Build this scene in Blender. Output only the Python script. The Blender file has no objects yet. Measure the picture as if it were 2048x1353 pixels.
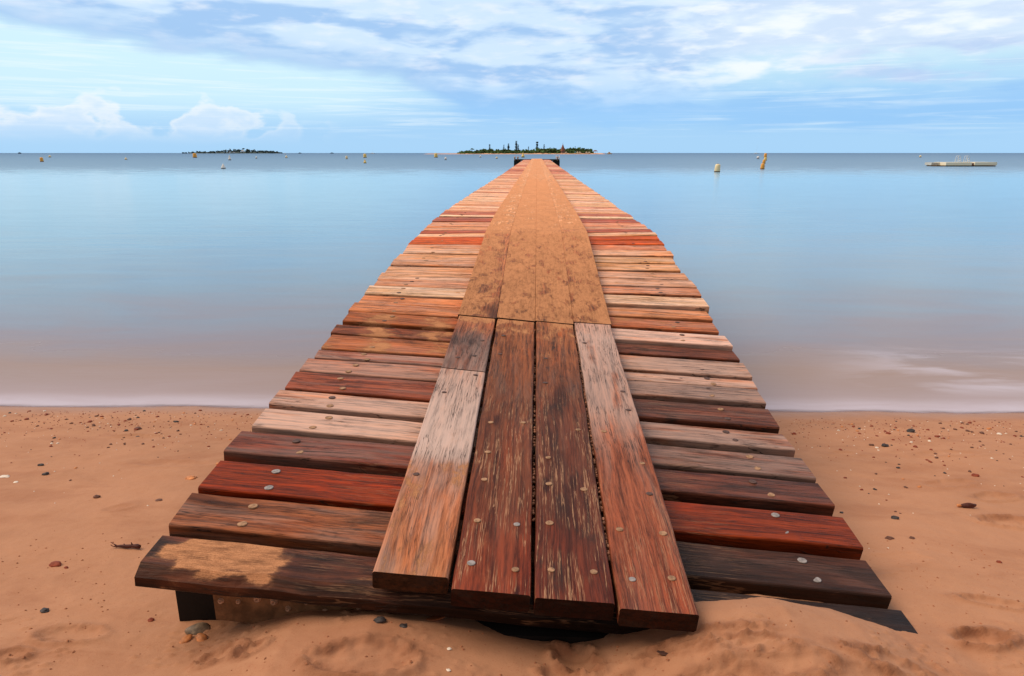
import bpy, bmesh, math, random
import numpy as np
from mathutils import Vector, Matrix, noise as mnoise
R = math.radians
sc = bpy.context.scene
C = sc.collection

# ------------------------------------------------------------------ camera
F, W, H = 1365.33, 2048, 1353
CAM = np.array([0.0, 0.0, 1.70])
PITCH = math.atan((676.5 - 306.5) / F); YAW = math.atan(48 / F)
FW = np.array([-math.sin(YAW)*math.cos(PITCH), math.cos(YAW)*math.cos(PITCH), -math.sin(PITCH)])
RT = np.array([math.cos(YAW), math.sin(YAW), 0.0]); UP = np.cross(RT, FW)
cam_d = bpy.data.cameras.new('camera'); cam = bpy.data.objects.new('camera', cam_d); C.objects.link(cam)
cam_d.lens = 24.0; cam_d.sensor_width = 36.0; cam_d.clip_start = 0.05; cam_d.clip_end = 90000
M = Matrix(((RT[0], UP[0], -FW[0], 0), (RT[1], UP[1], -FW[1], 0), (RT[2], UP[2], -FW[2], CAM[2]), (0, 0, 0, 1)))
cam.matrix_world = M
sc.camera = cam

# ------------------------------------------------------------------ world
SUN_EL, SUN_AZ = 52.0, -88.0          # high on the left, behind thin cloud
w = bpy.data.worlds.new('World'); sc.world = w; w.use_nodes = True
nt = w.node_tree; nt.nodes.clear()

class G:
    """tiny node-graph helper"""
    def __init__(s, nt): s.nt = nt
    def n(s, t, **k):
        nd = s.nt.nodes.new(t)
        for a, b in k.items(): setattr(nd, a, b)
        return nd
    def put(s, sock, v):
        if isinstance(v, bpy.types.NodeSocket): s.nt.links.new(v, sock)
        elif v is not None: sock.default_value = v
    def m(s, op, a, b=None, c=None, clamp=False):
        nd = s.n('ShaderNodeMath', operation=op, use_clamp=clamp)
        s.put(nd.inputs[0], a); s.put(nd.inputs[1], b)
        if c is not None: s.put(nd.inputs[2], c)
        return nd.outputs[0]
    def vm(s, op, a, b=None):
        nd = s.n('ShaderNodeVectorMath', operation=op)
        s.put(nd.inputs[0], a); s.put(nd.inputs[1], b)
        return nd.outputs[0]
    def ss(s, v, a, b, lo=0.0, hi=1.0):
        nd = s.n('ShaderNodeMapRange', interpolation_type='SMOOTHSTEP')
        s.put(nd.inputs['Value'], v); s.put(nd.inputs['From Min'], a); s.put(nd.inputs['From Max'], b)
        s.put(nd.inputs['To Min'], lo); s.put(nd.inputs['To Max'], hi)
        return nd.outputs[0]
    def noise(s, vec, scale=1.0, detail=4.0, rough=0.5, dist=0.0):
        nd = s.n('ShaderNodeTexNoise'); s.put(nd.inputs['Vector'], vec)
        nd.inputs['Scale'].default_value = scale; nd.inputs['Detail'].default_value = detail
        nd.inputs['Roughness'].default_value = rough; nd.inputs['Distortion'].default_value = dist
        return nd.outputs['Fac']
    def mix(s, f, a, b, blend='MIX'):
        nd = s.n('ShaderNodeMix', data_type='RGBA', blend_type=blend)
        s.put(nd.inputs[0], f)
        for k, v in ((6, a), (7, b)):
            if isinstance(v, (tuple, list)): v = tuple(v) + (1,) * (4 - len(v))
            s.put(nd.inputs[k], v)
        return nd.outputs[2]
    def comb(s, x, y, z=0.0):
        nd = s.n('ShaderNodeCombineXYZ')
        for i, v in enumerate((x, y, z)): s.put(nd.inputs[i], v)
        return nd.outputs[0]
    def sep(s, v):
        nd = s.n('ShaderNodeSeparateXYZ'); s.put(nd.inputs[0], v); return nd.outputs
    def ramp(s, fac, stops, interp='EASE'):
        nd = s.n('ShaderNodeValToRGB'); cr = nd.color_ramp; cr.interpolation = interp
        while len(cr.elements) < len(stops): cr.elements.new(0.5)
        for e, (p, c) in zip(cr.elements, stops): e.position = p; e.color = tuple(c) + (1,)
        s.put(nd.inputs[0], fac); return nd.outputs[0]

def lin(r, g, b):
    return tuple(((c/255)/12.92 if c/255 < .04045 else (((c/255)+.055)/1.055)**2.4) for c in (r, g, b))

g = G(nt)
tc = g.n('ShaderNodeTexCoord').outputs['Generated']
X, Y, Z = g.sep(tc)[0:3]
el = g.m('MULTIPLY', g.m('ARCSINE', Z), 180/math.pi)                 # degrees above the horizon
az = g.m('MULTIPLY', g.m('ARCTAN2', X, Y), 180/math.pi)              # degrees right of the jetty
elc = g.m('MAXIMUM', el, 0.0)
sky = g.n('ShaderNodeTexSky', sky_type='NISHITA', sun_disc=False, sun_elevation=R(SUN_EL), sun_rotation=R(SUN_AZ))
try: sky.ozone_density = 2.0
except Exception: pass
sky_c = g.vm('MULTIPLY', sky.outputs[0], (0.10, 0.10, 0.10))
clear = g.ramp(g.m('DIVIDE', elc, 12.0), [(0, lin(168, 214, 252)), (.25, lin(160, 208, 250)), (.55, lin(195, 232, 250)), (.8, lin(212, 240, 252)), (1, lin(190, 222, 248))])
clear = g.mix(0.12, clear, sky_c)
clear = g.mix(g.m('MULTIPLY', g.m('MULTIPLY', g.ss(az, -4, -18), g.ss(el, 1.2, 4.2)), .75), clear, lin(210, 240, 251))
# cloud field: direction projected on a high sheet, so streaks flatten towards the horizon
pz = g.m('ADD', g.m('MAXIMUM', Z, 0.0), 0.06)
cx = g.m('DIVIDE', X, pz); cy = g.m('DIVIDE', Y, pz)
cp = g.comb(cx, g.m('MULTIPLY', cy, 0.9), 0.0)
n_big = g.noise(g.comb(g.m('MULTIPLY', az, .055), g.m('MULTIPLY', el, .22), 3.1), 1.0, 5, .55, .6)
n_mid = g.noise(g.comb(g.m('MULTIPLY', az, .16), g.m('MULTIPLY', el, .70), 7.7), 1.0, 5, .52, .25)
n_fine = g.noise(g.comb(g.m('MULTIPLY', az, .42), g.m('MULTIPLY', el, 1.5), 1.3), 1.0, 5, .5, .2)
n_str = g.noise(g.comb(g.m('MULTIPLY', az, .10), g.m('MULTIPLY', el, 2.6), 5.3), 1.0, 6, .6, .5)
wob = g.m('ADD', g.m('MULTIPLY', g.m('SUBTRACT', n_mid, .5), 3.2), g.m('MULTIPLY', g.m('SUBTRACT', n_fine, .5), 1.2))
elw = g.m('ADD', el, wob)
# large grey-blue bank: its lower edge slopes from 9.6 deg at the far left to 4.3 deg ahead
edgeL = g.m('SUBTRACT', 4.9, g.m('MULTIPLY', g.m('ADD', az, 8.0), 0.098))
edgeR = g.ss(az, -12.0, -2.0, 0.0, 1.0)
edge = g.m('SUBTRACT', edgeL, g.m('MULTIPLY', edgeR, 3.2))
edge = g.m('MAXIMUM', edge, 2.2)
bank = g.ss(g.m('SUBTRACT', g.m('ADD', el, g.m('MULTIPLY', wob, .8)), edge), -.5, 1.1)
# opening of bright pale sky at right between 3.5 and 7.5 degrees
hole_c = g.m('ADD', 5.3, g.m('MULTIPLY', g.m('SUBTRACT', az, 22), .035))
hole = g.ss(g.m('ABSOLUTE', g.m('SUBTRACT', elw, hole_c)), 1.0, 2.6, 1.0, 0.0)
hole = g.m('MULTIPLY', hole, g.ss(g.m('ADD', az, g.m('MULTIPLY', wob, 2)), 10, 17))
bank_d = g.m('MULTIPLY', bank, g.m('SUBTRACT', 1.0, g.m('MULTIPLY', hole, .9)))
bank_shade = g.mix(g.ss(n_mid, .40, .60), lin(158, 195, 238), lin(206, 228, 250))
bank_shade = g.mix(g.ss(n_fine, .46, .76, 0, .55), bank_shade, lin(240, 244, 252))
dk_ = g.m('MULTIPLY', g.ss(g.m('SUBTRACT', g.m('ADD', el, g.m('MULTIPLY', wob, .5)), edge), 3.2, .2), g.ss(az, 8, -8))
bank_shade = g.mix(g.m('MULTIPLY', dk_, .75), bank_shade, lin(156, 194, 236))
low = g.ss(el, 2.0, 6.5)
bank_shade = g.mix(low, lin(150, 200, 246), bank_shade)
col = g.mix(g.m('MULTIPLY', bank_d, .92), clear, bank_shade)
# bright billows upper right
br = g.m('MULTIPLY', g.ss(az, 6, 16), g.ss(g.m('ADD', g.m('MULTIPLY', n_mid, .6), g.m('MULTIPLY', n_fine, .4)), .46, .62))
br = g.m('MULTIPLY', br, g.ss(elw, 4.2, 6.8))
col = g.mix(g.m('MULTIPLY', br, .8), col, lin(243, 248, 253))
glow = g.m('MULTIPLY', g.ss(az, 4, 18), g.ss(g.m('ABSOLUTE', g.m('SUBTRACT', elw, 8.6)), 3.6, .8))
col = g.mix(g.m('MULTIPLY', glow, .5), col, lin(240, 247, 254))
cl = g.m('MULTIPLY', g.ss(az, 17, 27), g.ss(g.m('ABSOLUTE', g.m('SUBTRACT', elw, 6.2)), 1.9, .7))
col = g.mix(g.m('MULTIPLY', g.m('MULTIPLY', cl, g.ss(n_mid, .36, .6)), .8), col, lin(176, 200, 238))
hz_ = g.m('MULTIPLY', g.ss(g.m('ABSOLUTE', g.m('SUBTRACT', elw, 2.9)), 2.0, .4), g.ss(az, 8, 20))
col = g.mix(g.m('MULTIPLY', hz_, .75), col, lin(150, 198, 242))
# thin pale streaks in the clear band at left
st = g.m('MULTIPLY', g.ss(n_str, .48, .68), g.ss(el, .8, 2.5))
st = g.m('MULTIPLY', st, g.m('SUBTRACT', 1.0, bank_d))
col = g.mix(g.m('MULTIPLY', st, .4), col, lin(238, 248, 252))
# low cumulus at left
cu_n = g.noise(g.comb(g.m('MULTIPLY', az, .30), g.m('MULTIPLY', el, .55), 9.9), 1.0, 4, .45, .05)
cu_top = g.m('ADD', 1.2, g.m('MULTIPLY', g.ss(cu_n, .30, .72), 3.6))
cu_top = g.m('SUBTRACT', cu_top, g.m('MULTIPLY', g.ss(az, -30, -12), 1.2))
cu = g.m('MULTIPLY', g.ss(g.m('SUBTRACT', cu_top, el), -.2, .7), g.ss(az, -14, -24))
cu = g.m('MULTIPLY', cu, g.ss(el, .4, 2.4))
cu_sh = g.mix(g.ss(g.m('SUBTRACT', cu_top, el), .1, 1.6), lin(250, 249, 247), lin(212, 229, 248))
cu_sh = g.mix(g.ss(n_fine, .45, .75, 0, .6), cu_sh, lin(248, 248, 250))
col = g.mix(g.m('MULTIPLY', cu, .62), col, cu_sh)
# overhead, out of the frame: even bright overcast
over = g.mix(g.ss(n_big, .35, .65), (.58, .58, .61), (.80, .79, .79))
col = g.mix(g.ss(el, 13, 30), col, over)
# unseen sky behind the camera, dimmed to darken front faces
behind = g.ss(g.m('ADD', Y, g.m('MULTIPLY', g.m('SUBTRACT', n_big, .5), .3)), .15, -.45)
col = g.mix(behind, col, (.36, .34, .32))
col = g.mix(g.ss(el, -1.0, 0.0, 1, 0), col, (.30, .36, .42))
bg = g.n('ShaderNodeBackground'); g.put(bg.inputs[0], col); bg.inputs[1].default_value = 1.0
out = g.n('ShaderNodeOutputWorld'); nt.links.new(bg.outputs[0], out.inputs[0])

sun_d = bpy.data.lights.new('sun', 'SUN'); sun = bpy.data.objects.new('sun', sun_d); C.objects.link(sun)
sun_d.energy = 2.3; sun_d.angle = R(40); sun_d.color = (1.0, .80, .58)
sd = Vector((math.sin(R(SUN_AZ))*math.cos(R(SUN_EL)), math.cos(R(SUN_AZ))*math.cos(R(SUN_EL)), math.sin(R(SUN_EL))))
sun.rotation_euler = (-sd).to_track_quat('-Z', 'Y').to_euler(); sun.location = (-30, 40, 60)
sc.view_settings.view_transform = 'Standard'; sc.view_settings.look = 'None'
sc.view_settings.exposure = 0.1; sc.view_settings.gamma = 1.0
sc.render.engine = 'CYCLES'

# ------------------------------------------------------------------ helpers
def ray(u, v):
    d = FW*F + RT*(u - W/2) - UP*(v - H/2); return d/np.linalg.norm(d)
def at_z(u, v, z):
    d = ray(u, v); t = (z - CAM[2])/d[2]; return CAM + t*d
def at_y(u, v, y):
    d = ray(u, v); return CAM + d*(y/d[1])
rng = np.random.RandomState(7)
_lat = np.random.RandomState(3).rand(64, 64)
def vn(x, y, s=1.0, seed=0):
    """value noise, arrays in, 0..1"""
    x = np.asarray(x, float)*s + seed*17.13; y = np.asarray(y, float)*s + seed*7.77
    xi = np.floor(x).astype(int); yi = np.floor(y).astype(int); fx = x - xi; fy = y - yi
    fx = fx*fx*(3-2*fx); fy = fy*fy*(3-2*fy)
    a = _lat[xi % 64, yi % 64]; b = _lat[(xi+1) % 64, yi % 64]; c = _lat[xi % 64, (yi+1) % 64]; d = _lat[(xi+1) % 64, (yi+1) % 64]
    return (a*(1-fx)+b*fx)*(1-fy)+(c*(1-fx)+d*fx)*fy
def fbm(x, y, s, seed=0, o=4):
    r = 0; a = .5
    for i in range(o): r = r + a*vn(x, y, s*2**i, seed+i); a *= .5
    return r/(1-.5**o)
def sstep(x, a, b):
    t = np.clip((np.asarray(x, float)-a)/(b-a), 0, 1); return t*t*(3-2*t)

def tag(o, label=None, cat=None, group=None, kind=None):
    if label: o['label'] = label
    if cat: o['category'] = cat
    if group: o['group'] = group
    if kind: o['kind'] = kind
    return o
def empty(name, loc, rz=0, parent=None):
    o = bpy.data.objects.new(name, None); C.objects.link(o); o.location = loc; o.rotation_euler = (0, 0, rz)
    o.empty_display_size = .2; o.parent = parent
    return o
class MB:
    def __init__(s): s.v = []; s.f = []; s.a = {}
    def add(s, vs, fs):
        b = len(s.v); s.v.extend([tuple(map(float, v)) for v in vs]); s.f.extend([tuple(b+i for i in f) for f in fs])
    def box(s, c, d, rz=0, taper=0):
        cx, cy, cz = c; hx, hy, hz = d[0]/2, d[1]/2, d[2]/2
        vs = []
        for sz in (-1, 1):
            k = 1 - (taper if sz > 0 else 0)
            for sx, sy in ((-1, -1), (1, -1), (1, 1), (-1, 1)):
                x, y = sx*hx*k, sy*hy*k
                vs.append((cx+x*math.cos(rz)-y*math.sin(rz), cy+x*math.sin(rz)+y*math.cos(rz), cz+sz*hz))
        s.add(vs, [(3, 2, 1, 0), (4, 5, 6, 7), (0, 1, 5, 4), (1, 2, 6, 5), (2, 3, 7, 6), (3, 0, 4, 7)])
    def lathe(s, prof, c=(0, 0, 0), n=20, tilt=(0, 0)):
        vs = []; fs = []
        for r, z in prof:
            for i in range(n):
                a = 2*math.pi*i/n
                vs.append((c[0]+r*math.cos(a)+tilt[0]*z, c[1]+r*math.sin(a)+tilt[1]*z, c[2]+z))
        for k in range(len(prof)-1):
            for i in range(n):
                j = (i+1) % n; fs.append((k*n+i, k*n+j, (k+1)*n+j, (k+1)*n+i))
        fs.append(tuple(range(n-1, -1, -1))); fs.append(tuple((len(prof)-1)*n+i for i in range(n)))
        s.add(vs, fs)
    def tube(s, pts, rad, n=8):
        pts = [Vector(p) for p in pts]
        if not isinstance(rad, (list, tuple)): rad = [rad]*len(pts)
        vs = []; fs = []; up = Vector((0, 0, 1))
        for i, p in enumerate(pts):
            t = (pts[min(i+1, len(pts)-1)]-pts[max(i-1, 0)]).normalized()
            a = t.cross(up if abs(t.z) < .95 else Vector((1, 0, 0))).normalized(); b = t.cross(a)
            for k in range(n):
                q = p + (a*math.cos(2*math.pi*k/n)+b*math.sin(2*math.pi*k/n))*rad[i]; vs.append(q[:])
        for i in range(len(pts)-1):
            for k in range(n):
                j = (k+1) % n; fs.append((i*n+k, (i+1)*n+k, (i+1)*n+j, i*n+j))
        fs.append(tuple(range(n))); fs.append(tuple((len(pts)-1)*n+k for k in range(n-1, -1, -1)))
        s.add(vs, fs)
    def blob(s, c, r, sub=2, amp=.2, freq=1.5, seed=0, squash=(1, 1, 1), facet=0):
        bm = bmesh.new(); bmesh.ops.create_icosphere(bm, subdivisions=sub, radius=1)
        vs = []
        for v in bm.verts:
            k = 1 + amp*2*mnoise.noise(v.co*freq + Vector((seed*3.1, seed*1.7, seed)))
            vs.append((c[0]+v.co.x*k*r*squash[0], c[1]+v.co.y*k*r*squash[1], c[2]+v.co.z*k*r*squash[2]))
        s.add(vs, [tuple(v.index for v in f.verts) for f in bm.faces]); bm.free()
    def build(s, name, m, parent=None, smooth=False, origin=None):
        me = bpy.data.meshes.new(name)
        vs = s.v
        if origin is not None: vs = [(x-origin[0], y-origin[1], z-origin[2]) for x, y, z in vs]
        me.from_pydata(vs, [], s.f); me.update()
        for an, (ty, data) in s.a.items():
            at = me.attributes.new(an, ty, 'POINT')
            at.data.foreach_set('color' if ty == 'FLOAT_COLOR' else ('vector' if ty == 'FLOAT_VECTOR' else 'value'), np.asarray(data, np.float32).ravel())
        if smooth: me.polygons.foreach_set('use_smooth', [True]*len(me.polygons))
        me.materials.append(m)
        o = bpy.data.objects.new(name, me); C.objects.link(o)
        if origin is not None: o.location = origin
        if parent is not None:
            o.parent = parent
            if origin is None: o.matrix_parent_inverse = Matrix.Translation(-parent.location) if parent.rotation_euler.z == 0 else Matrix()
            else: o.location = Vector(origin) - parent.location
        return o
def relocal(o, par):
    o.parent = par
    return o

def new_mat(name):
    m = bpy.data.materials.new(name); m.use_nodes = True; m.node_tree.nodes.clear(); gg = G(m.node_tree)
    p = gg.n('ShaderNodeBsdfPrincipled'); o = gg.n('ShaderNodeOutputMaterial'); gg.nt.links.new(p.outputs[0], o.inputs[0])
    return m, gg, p
def bump(gg, p, h, strength, dist):
    b = gg.n('ShaderNodeBump'); b.inputs['Strength'].default_value = strength; b.inputs['Distance'].default_value = dist
    gg.put(b.inputs['Height'], h); gg.put(p.inputs['Normal'], b.outputs[0])
def simple(name, colr, rough=.6, var=.25, scale=6.0, spec=.4, metal=0, bmp=0.0):
    m, gg, p = new_mat(name)
    oc = gg.n('ShaderNodeTexCoord').outputs['Object']
    n = gg.noise(oc, scale, 5, .6)
    c = gg.mix(gg.ss(n, .3, .7), tuple(x*(1-var) for x in colr), tuple(min(1, x*(1+var)) for x in colr))
    gg.put(p.inputs['Base Color'], c); p.inputs['Roughness'].default_value = rough
    p.inputs['Specular IOR Level'].default_value = spec; p.inputs['Metallic'].default_value = metal
    if bmp: bump(gg, p, n, .6, bmp)
    return m

# ------------------------------------------------------------------ materials
SAND = (.45, .212, .117)
def make_wood():
    m, gg, p = new_mat('weathered_wood')
    def A(n): nd = gg.n('ShaderNodeAttribute', attribute_name=n); return nd
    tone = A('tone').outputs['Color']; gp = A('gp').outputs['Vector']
    sand_p, stain_p, bleach_p = gg.sep(A('pm').outputs['Vector'])[0:3]
    crack_p, wet_p, dry_p = gg.sep(A('pq').outputs['Vector'])[0:3]
    wv = gg.noise(gg.vm('MULTIPLY', gp, (1.6, 5, 5)), 1, 2, .5)
    gpw = gg.vm('ADD', gp, gg.comb(0.0, gg.m('MULTIPLY', gg.m('SUBTRACT', wv, .5), .05), 0.0))
    n1 = gg.noise(gg.vm('MULTIPLY', gpw, (13, 190, 190)), 1, 7, .72)
    n2 = gg.noise(gg.vm('MULTIPLY', gpw, (2.6, 62, 62)), 1, 4, .6)
    n3 = gg.noise(gg.vm('MULTIPLY', gpw, (3.2, 11, 11)), 1, 6, .62, .8)
    n4 = gg.noise(gg.vm('MULTIPLY', gpw, (2.1, 16, 16)), 1, 5, .6, .3)
    gsum = gg.m('ADD', gg.m('MULTIPLY', n1, .5), gg.m('MULTIPLY', n2, .5))
    gr = gg.ss(gsum, .36, .62)
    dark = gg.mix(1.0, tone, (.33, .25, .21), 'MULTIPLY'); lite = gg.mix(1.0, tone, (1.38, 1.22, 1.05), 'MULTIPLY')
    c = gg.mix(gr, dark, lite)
    lum = gg.n('ShaderNodeRGBToBW'); gg.put(lum.inputs[0], lite); L = gg.m('ADD', gg.m('MULTIPLY', lum.outputs[0], 1.1), .06)
    bl = gg.comb(gg.m('MULTIPLY', L, 1.28), gg.m('MULTIPLY', L, 1.0), gg.m('MULTIPLY', L, .90))
    bm_ = gg.m('MULTIPLY', gg.ss(gg.m('ADD', n4, gg.m('MULTIPLY', bleach_p, .34)), .53, .73), gg.m('MULTIPLY', bleach_p, .8), None, True)
    c = gg.mix(bm_, c, bl)
    c = gg.mix(gg.m('MULTIPLY', gg.ss(gsum, .50, .36), gg.m('MULTIPLY', bm_, .8)), c, gg.mix(1.0, c, (.4, .33, .33), 'MULTIPLY'))
    th = gg.m('SUBTRACT', .80, gg.m('MULTIPLY', stain_p, .42))
    stm = gg.ss(n3, th, gg.m('ADD', th, .13))
    c = gg.mix(gg.m('MULTIPLY', stm, gg.m('MULTIPLY', gg.m('ADD', gg.m('MULTIPLY', gr, -.35), 1), .88)), c, (.036, .017, .012))
    # broad damp blotches, running with the board
    nb = gg.noise(gg.vm('MULTIPLY', gp, (1.7, 7, 7)), 1, 5, .6, .5)
    thb = gg.m('SUBTRACT', .78, gg.m('MULTIPLY', stain_p, .40))
    blo = gg.m('MULTIPLY', gg.ss(gg.m('ADD', nb, gg.m('MULTIPLY', gg.m('SUBTRACT', n1, .5), .25)), thb, gg.m('ADD', thb, .20)), .80)
    c = gg.mix(blo, c, gg.mix(1.0, c, (.20, .15, .14), 'MULTIPLY'))
    # rusty orange warmth where the surface has worn through
    nw = gg.noise(gg.vm('MULTIPLY', gp, (2.3, 12, 12)), 1, 5, .6, .6)
    c = gg.mix(gg.m('MULTIPLY', gg.ss(nw, .5, .68), gg.m('SUBTRACT', .55, gg.m('MULTIPLY', bleach_p, .5), None, True)), c, gg.mix(1.0, c, (1.45, 1.02, .70), 'MULTIPLY'))
    kv = gg.n('ShaderNodeTexVoronoi', feature='F1'); gg.put(kv.inputs['Vector'], gg.vm('MULTIPLY', gpw, (1.6, 6.5, 6.5))); kv.inputs['Scale'].default_value = 1.0
    kn = gg.ss(kv.outputs['Distance'], .055, .10, 1, 0)
    c = gg.mix(gg.m('MULTIPLY', kn, .75), c, gg.mix(1.0, c, (.30, .18, .13), 'MULTIPLY'))
    # checks along the grain
    nc = gg.noise(gg.vm('MULTIPLY', gpw, (3.2, 110, 20)), 1, 3, .55)
    nm_ = gg.noise(gg.vm('MULTIPLY', gp, (5, 10, 10)), 1, 2, .5)
    ck = gg.m('MULTIPLY', gg.ss(gg.m('ABSOLUTE', gg.m('SUBTRACT', nc, .5)), .007, .017, 1, 0), gg.ss(nm_, .42, .56))
    ckd = gg.m('MULTIPLY', ck, gg.m('SUBTRACT', 1.0, gg.m('MULTIPLY', crack_p, 1.0), None, True))
    c = gg.mix(gg.m('MULTIPLY', ckd, .8), c, (.02, .012, .01))
    sp = gg.noise(gg.vm('MULTIPLY', gp, (330, 330, 330)), 1, 3, .7)
    sp2 = gg.noise(gg.vm('MULTIPLY', gp, (6, 6, 6)), 1, 4, .6)
    sandc = gg.mix(gg.ss(sp, .3, .7), (.45, .19, .090), (.68, .32, .162))
    sandc = gg.mix(gg.ss(sp2, .3, .7, 0, .45), sandc, (.44, .20, .10))
    sandc = gg.mix(gg.m('MULTIPLY', gg.ss(gg.noise(gg.vm('MULTIPLY', gp, (15, 42, 42)), 1, 8, .72), .42, .72), gg.m('MULTIPLY', stain_p, .85)), sandc, (.15, .065, .035))
    sandc = gg.mix(dry_p, sandc, gg.mix(1.0, sandc, (1.45, 1.42, 1.42), 'MULTIPLY'))
    nc2 = gg.noise(gg.vm('MULTIPLY', gp, (2.2, 80, 20)), 1, 4, .6)
    ck2 = gg.m('MULTIPLY', gg.ss(gg.m('ABSOLUTE', gg.m('SUBTRACT', nc2, .5)), .006, .017, 1, 0), gg.ss(nm_, .36, .52))
    c = gg.mix(gg.m('MULTIPLY', gg.m('MULTIPLY', ck2, crack_p), .85), c, (.50, .27, .15))
    n5 = gg.noise(gg.vm('MULTIPLY', gp, (7, 13, 13)), 1, 9, .68, .4)
    ths = gg.m('SUBTRACT', .92, gg.m('MULTIPLY', sand_p, .72))
    n5g = gg.m('ADD', n5, gg.m('MULTIPLY', gg.m('SUBTRACT', n1, .5), .22))
    sm = gg.ss(n5g, ths, gg.m('ADD', ths, .10))
    dust = gg.m('MULTIPLY', gg.ss(gg.m('ADD', n5g, .10), ths, gg.m('ADD', ths, .25)), .45)
    c = gg.mix(dust, c, sandc); c = gg.mix(sm, c, sandc)
    gg.put(p.inputs['Base Color'], c)
    rg = gg.m('ADD', gg.m('MULTIPLY', sm, .35), gg.m('SUBTRACT', .66, gg.m('MULTIPLY', wet_p, .24)))
    gg.put(p.inputs['Roughness'], rg)
    gg.put(p.inputs['Specular IOR Level'], gg.m('ADD', gg.m('SUBTRACT', .13, gg.m('MULTIPLY', sm, .10)), gg.m('MULTIPLY', wet_p, .10)))
    h = gg.m('ADD', gg.m('MULTIPLY', gr, .5), gg.m('MULTIPLY', sm, .9))
    h = gg.m('ADD', h, gg.m('MULTIPLY', gg.m('MULTIPLY', sp, sm), .8))
    h = gg.m('SUBTRACT', h, gg.m('MULTIPLY', ck, 1.3))
    bump(gg, p, h, .75, .0016)
    return m
wood = make_wood()

def make_sand():
    m, gg, p = new_mat('beach_sand')
    oc = gg.n('ShaderNodeTexCoord').outputs['Object']
    big = gg.noise(gg.vm('MULTIPLY', oc, (1, 1.6, 1)), .9, 5, .55, .4)
    mid = gg.noise(oc, 9, 6, .6)
    gr = gg.noise(oc, 420, 3, .7)
    gr2 = gg.noise(oc, 150, 4, .7)
    c = gg.mix(gg.ss(big, .35, .65), tuple(x*.90 for x in SAND), tuple(x*1.08 for x in SAND))
    c = gg.mix(gg.ss(mid, .3, .7, 0, .4), c, (.52, .26, .15))
    dmp = gg.noise(gg.vm('MULTIPLY', oc, (2.6, 5.0, 1)), 1, 6, .62, .5)
    c = gg.mix(gg.ss(dmp, .48, .68, 0, .5), c, (.36, .15, .078))
    c = gg.mix(gg.ss(gr, .62, .72, 0, .5), c, (.66, .42, .28))
    c = gg.mix(gg.ss(gr, .40, .30, 0, .5), c, (.28, .12, .065))
    c = gg.mix(gg.ss(gr2, .58, .68, 0, .45), c, (.34, .10, .05))
    dst = gg.n('ShaderNodeAttribute', attribute_name='loose').outputs['Fac']      # turned-over damp sand
    c = gg.mix(gg.m('MULTIPLY', dst, .8), c, (.25, .095, .046))
    wet = gg.n('ShaderNodeAttribute', attribute_name='wet').outputs['Fac']
    c = gg.mix(gg.m('MULTIPLY', wet, .55), c, (.30, .17, .12))
    gg.put(p.inputs['Base Color'], c)
    gg.put(p.inputs['Roughness'], gg.m('SUBTRACT', .85, gg.m('MULTIPLY', wet, .45)))
    p.inputs['Specular IOR Level'].default_value = .22
    h = gg.m('ADD', gg.m('MULTIPLY', gr, .25), gg.m('MULTIPLY', gr2, .35)); h = gg.m('ADD', h, gg.m('MULTIPLY', mid, .9))
    h = gg.m('ADD', h, gg.m('MULTIPLY', gg.m('MULTIPLY', gg.noise(oc, 60, 5, .7), dst), 3.0))
    bump(gg, p, h, .7, .003)
    return m
sand_m = make_sand()

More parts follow.
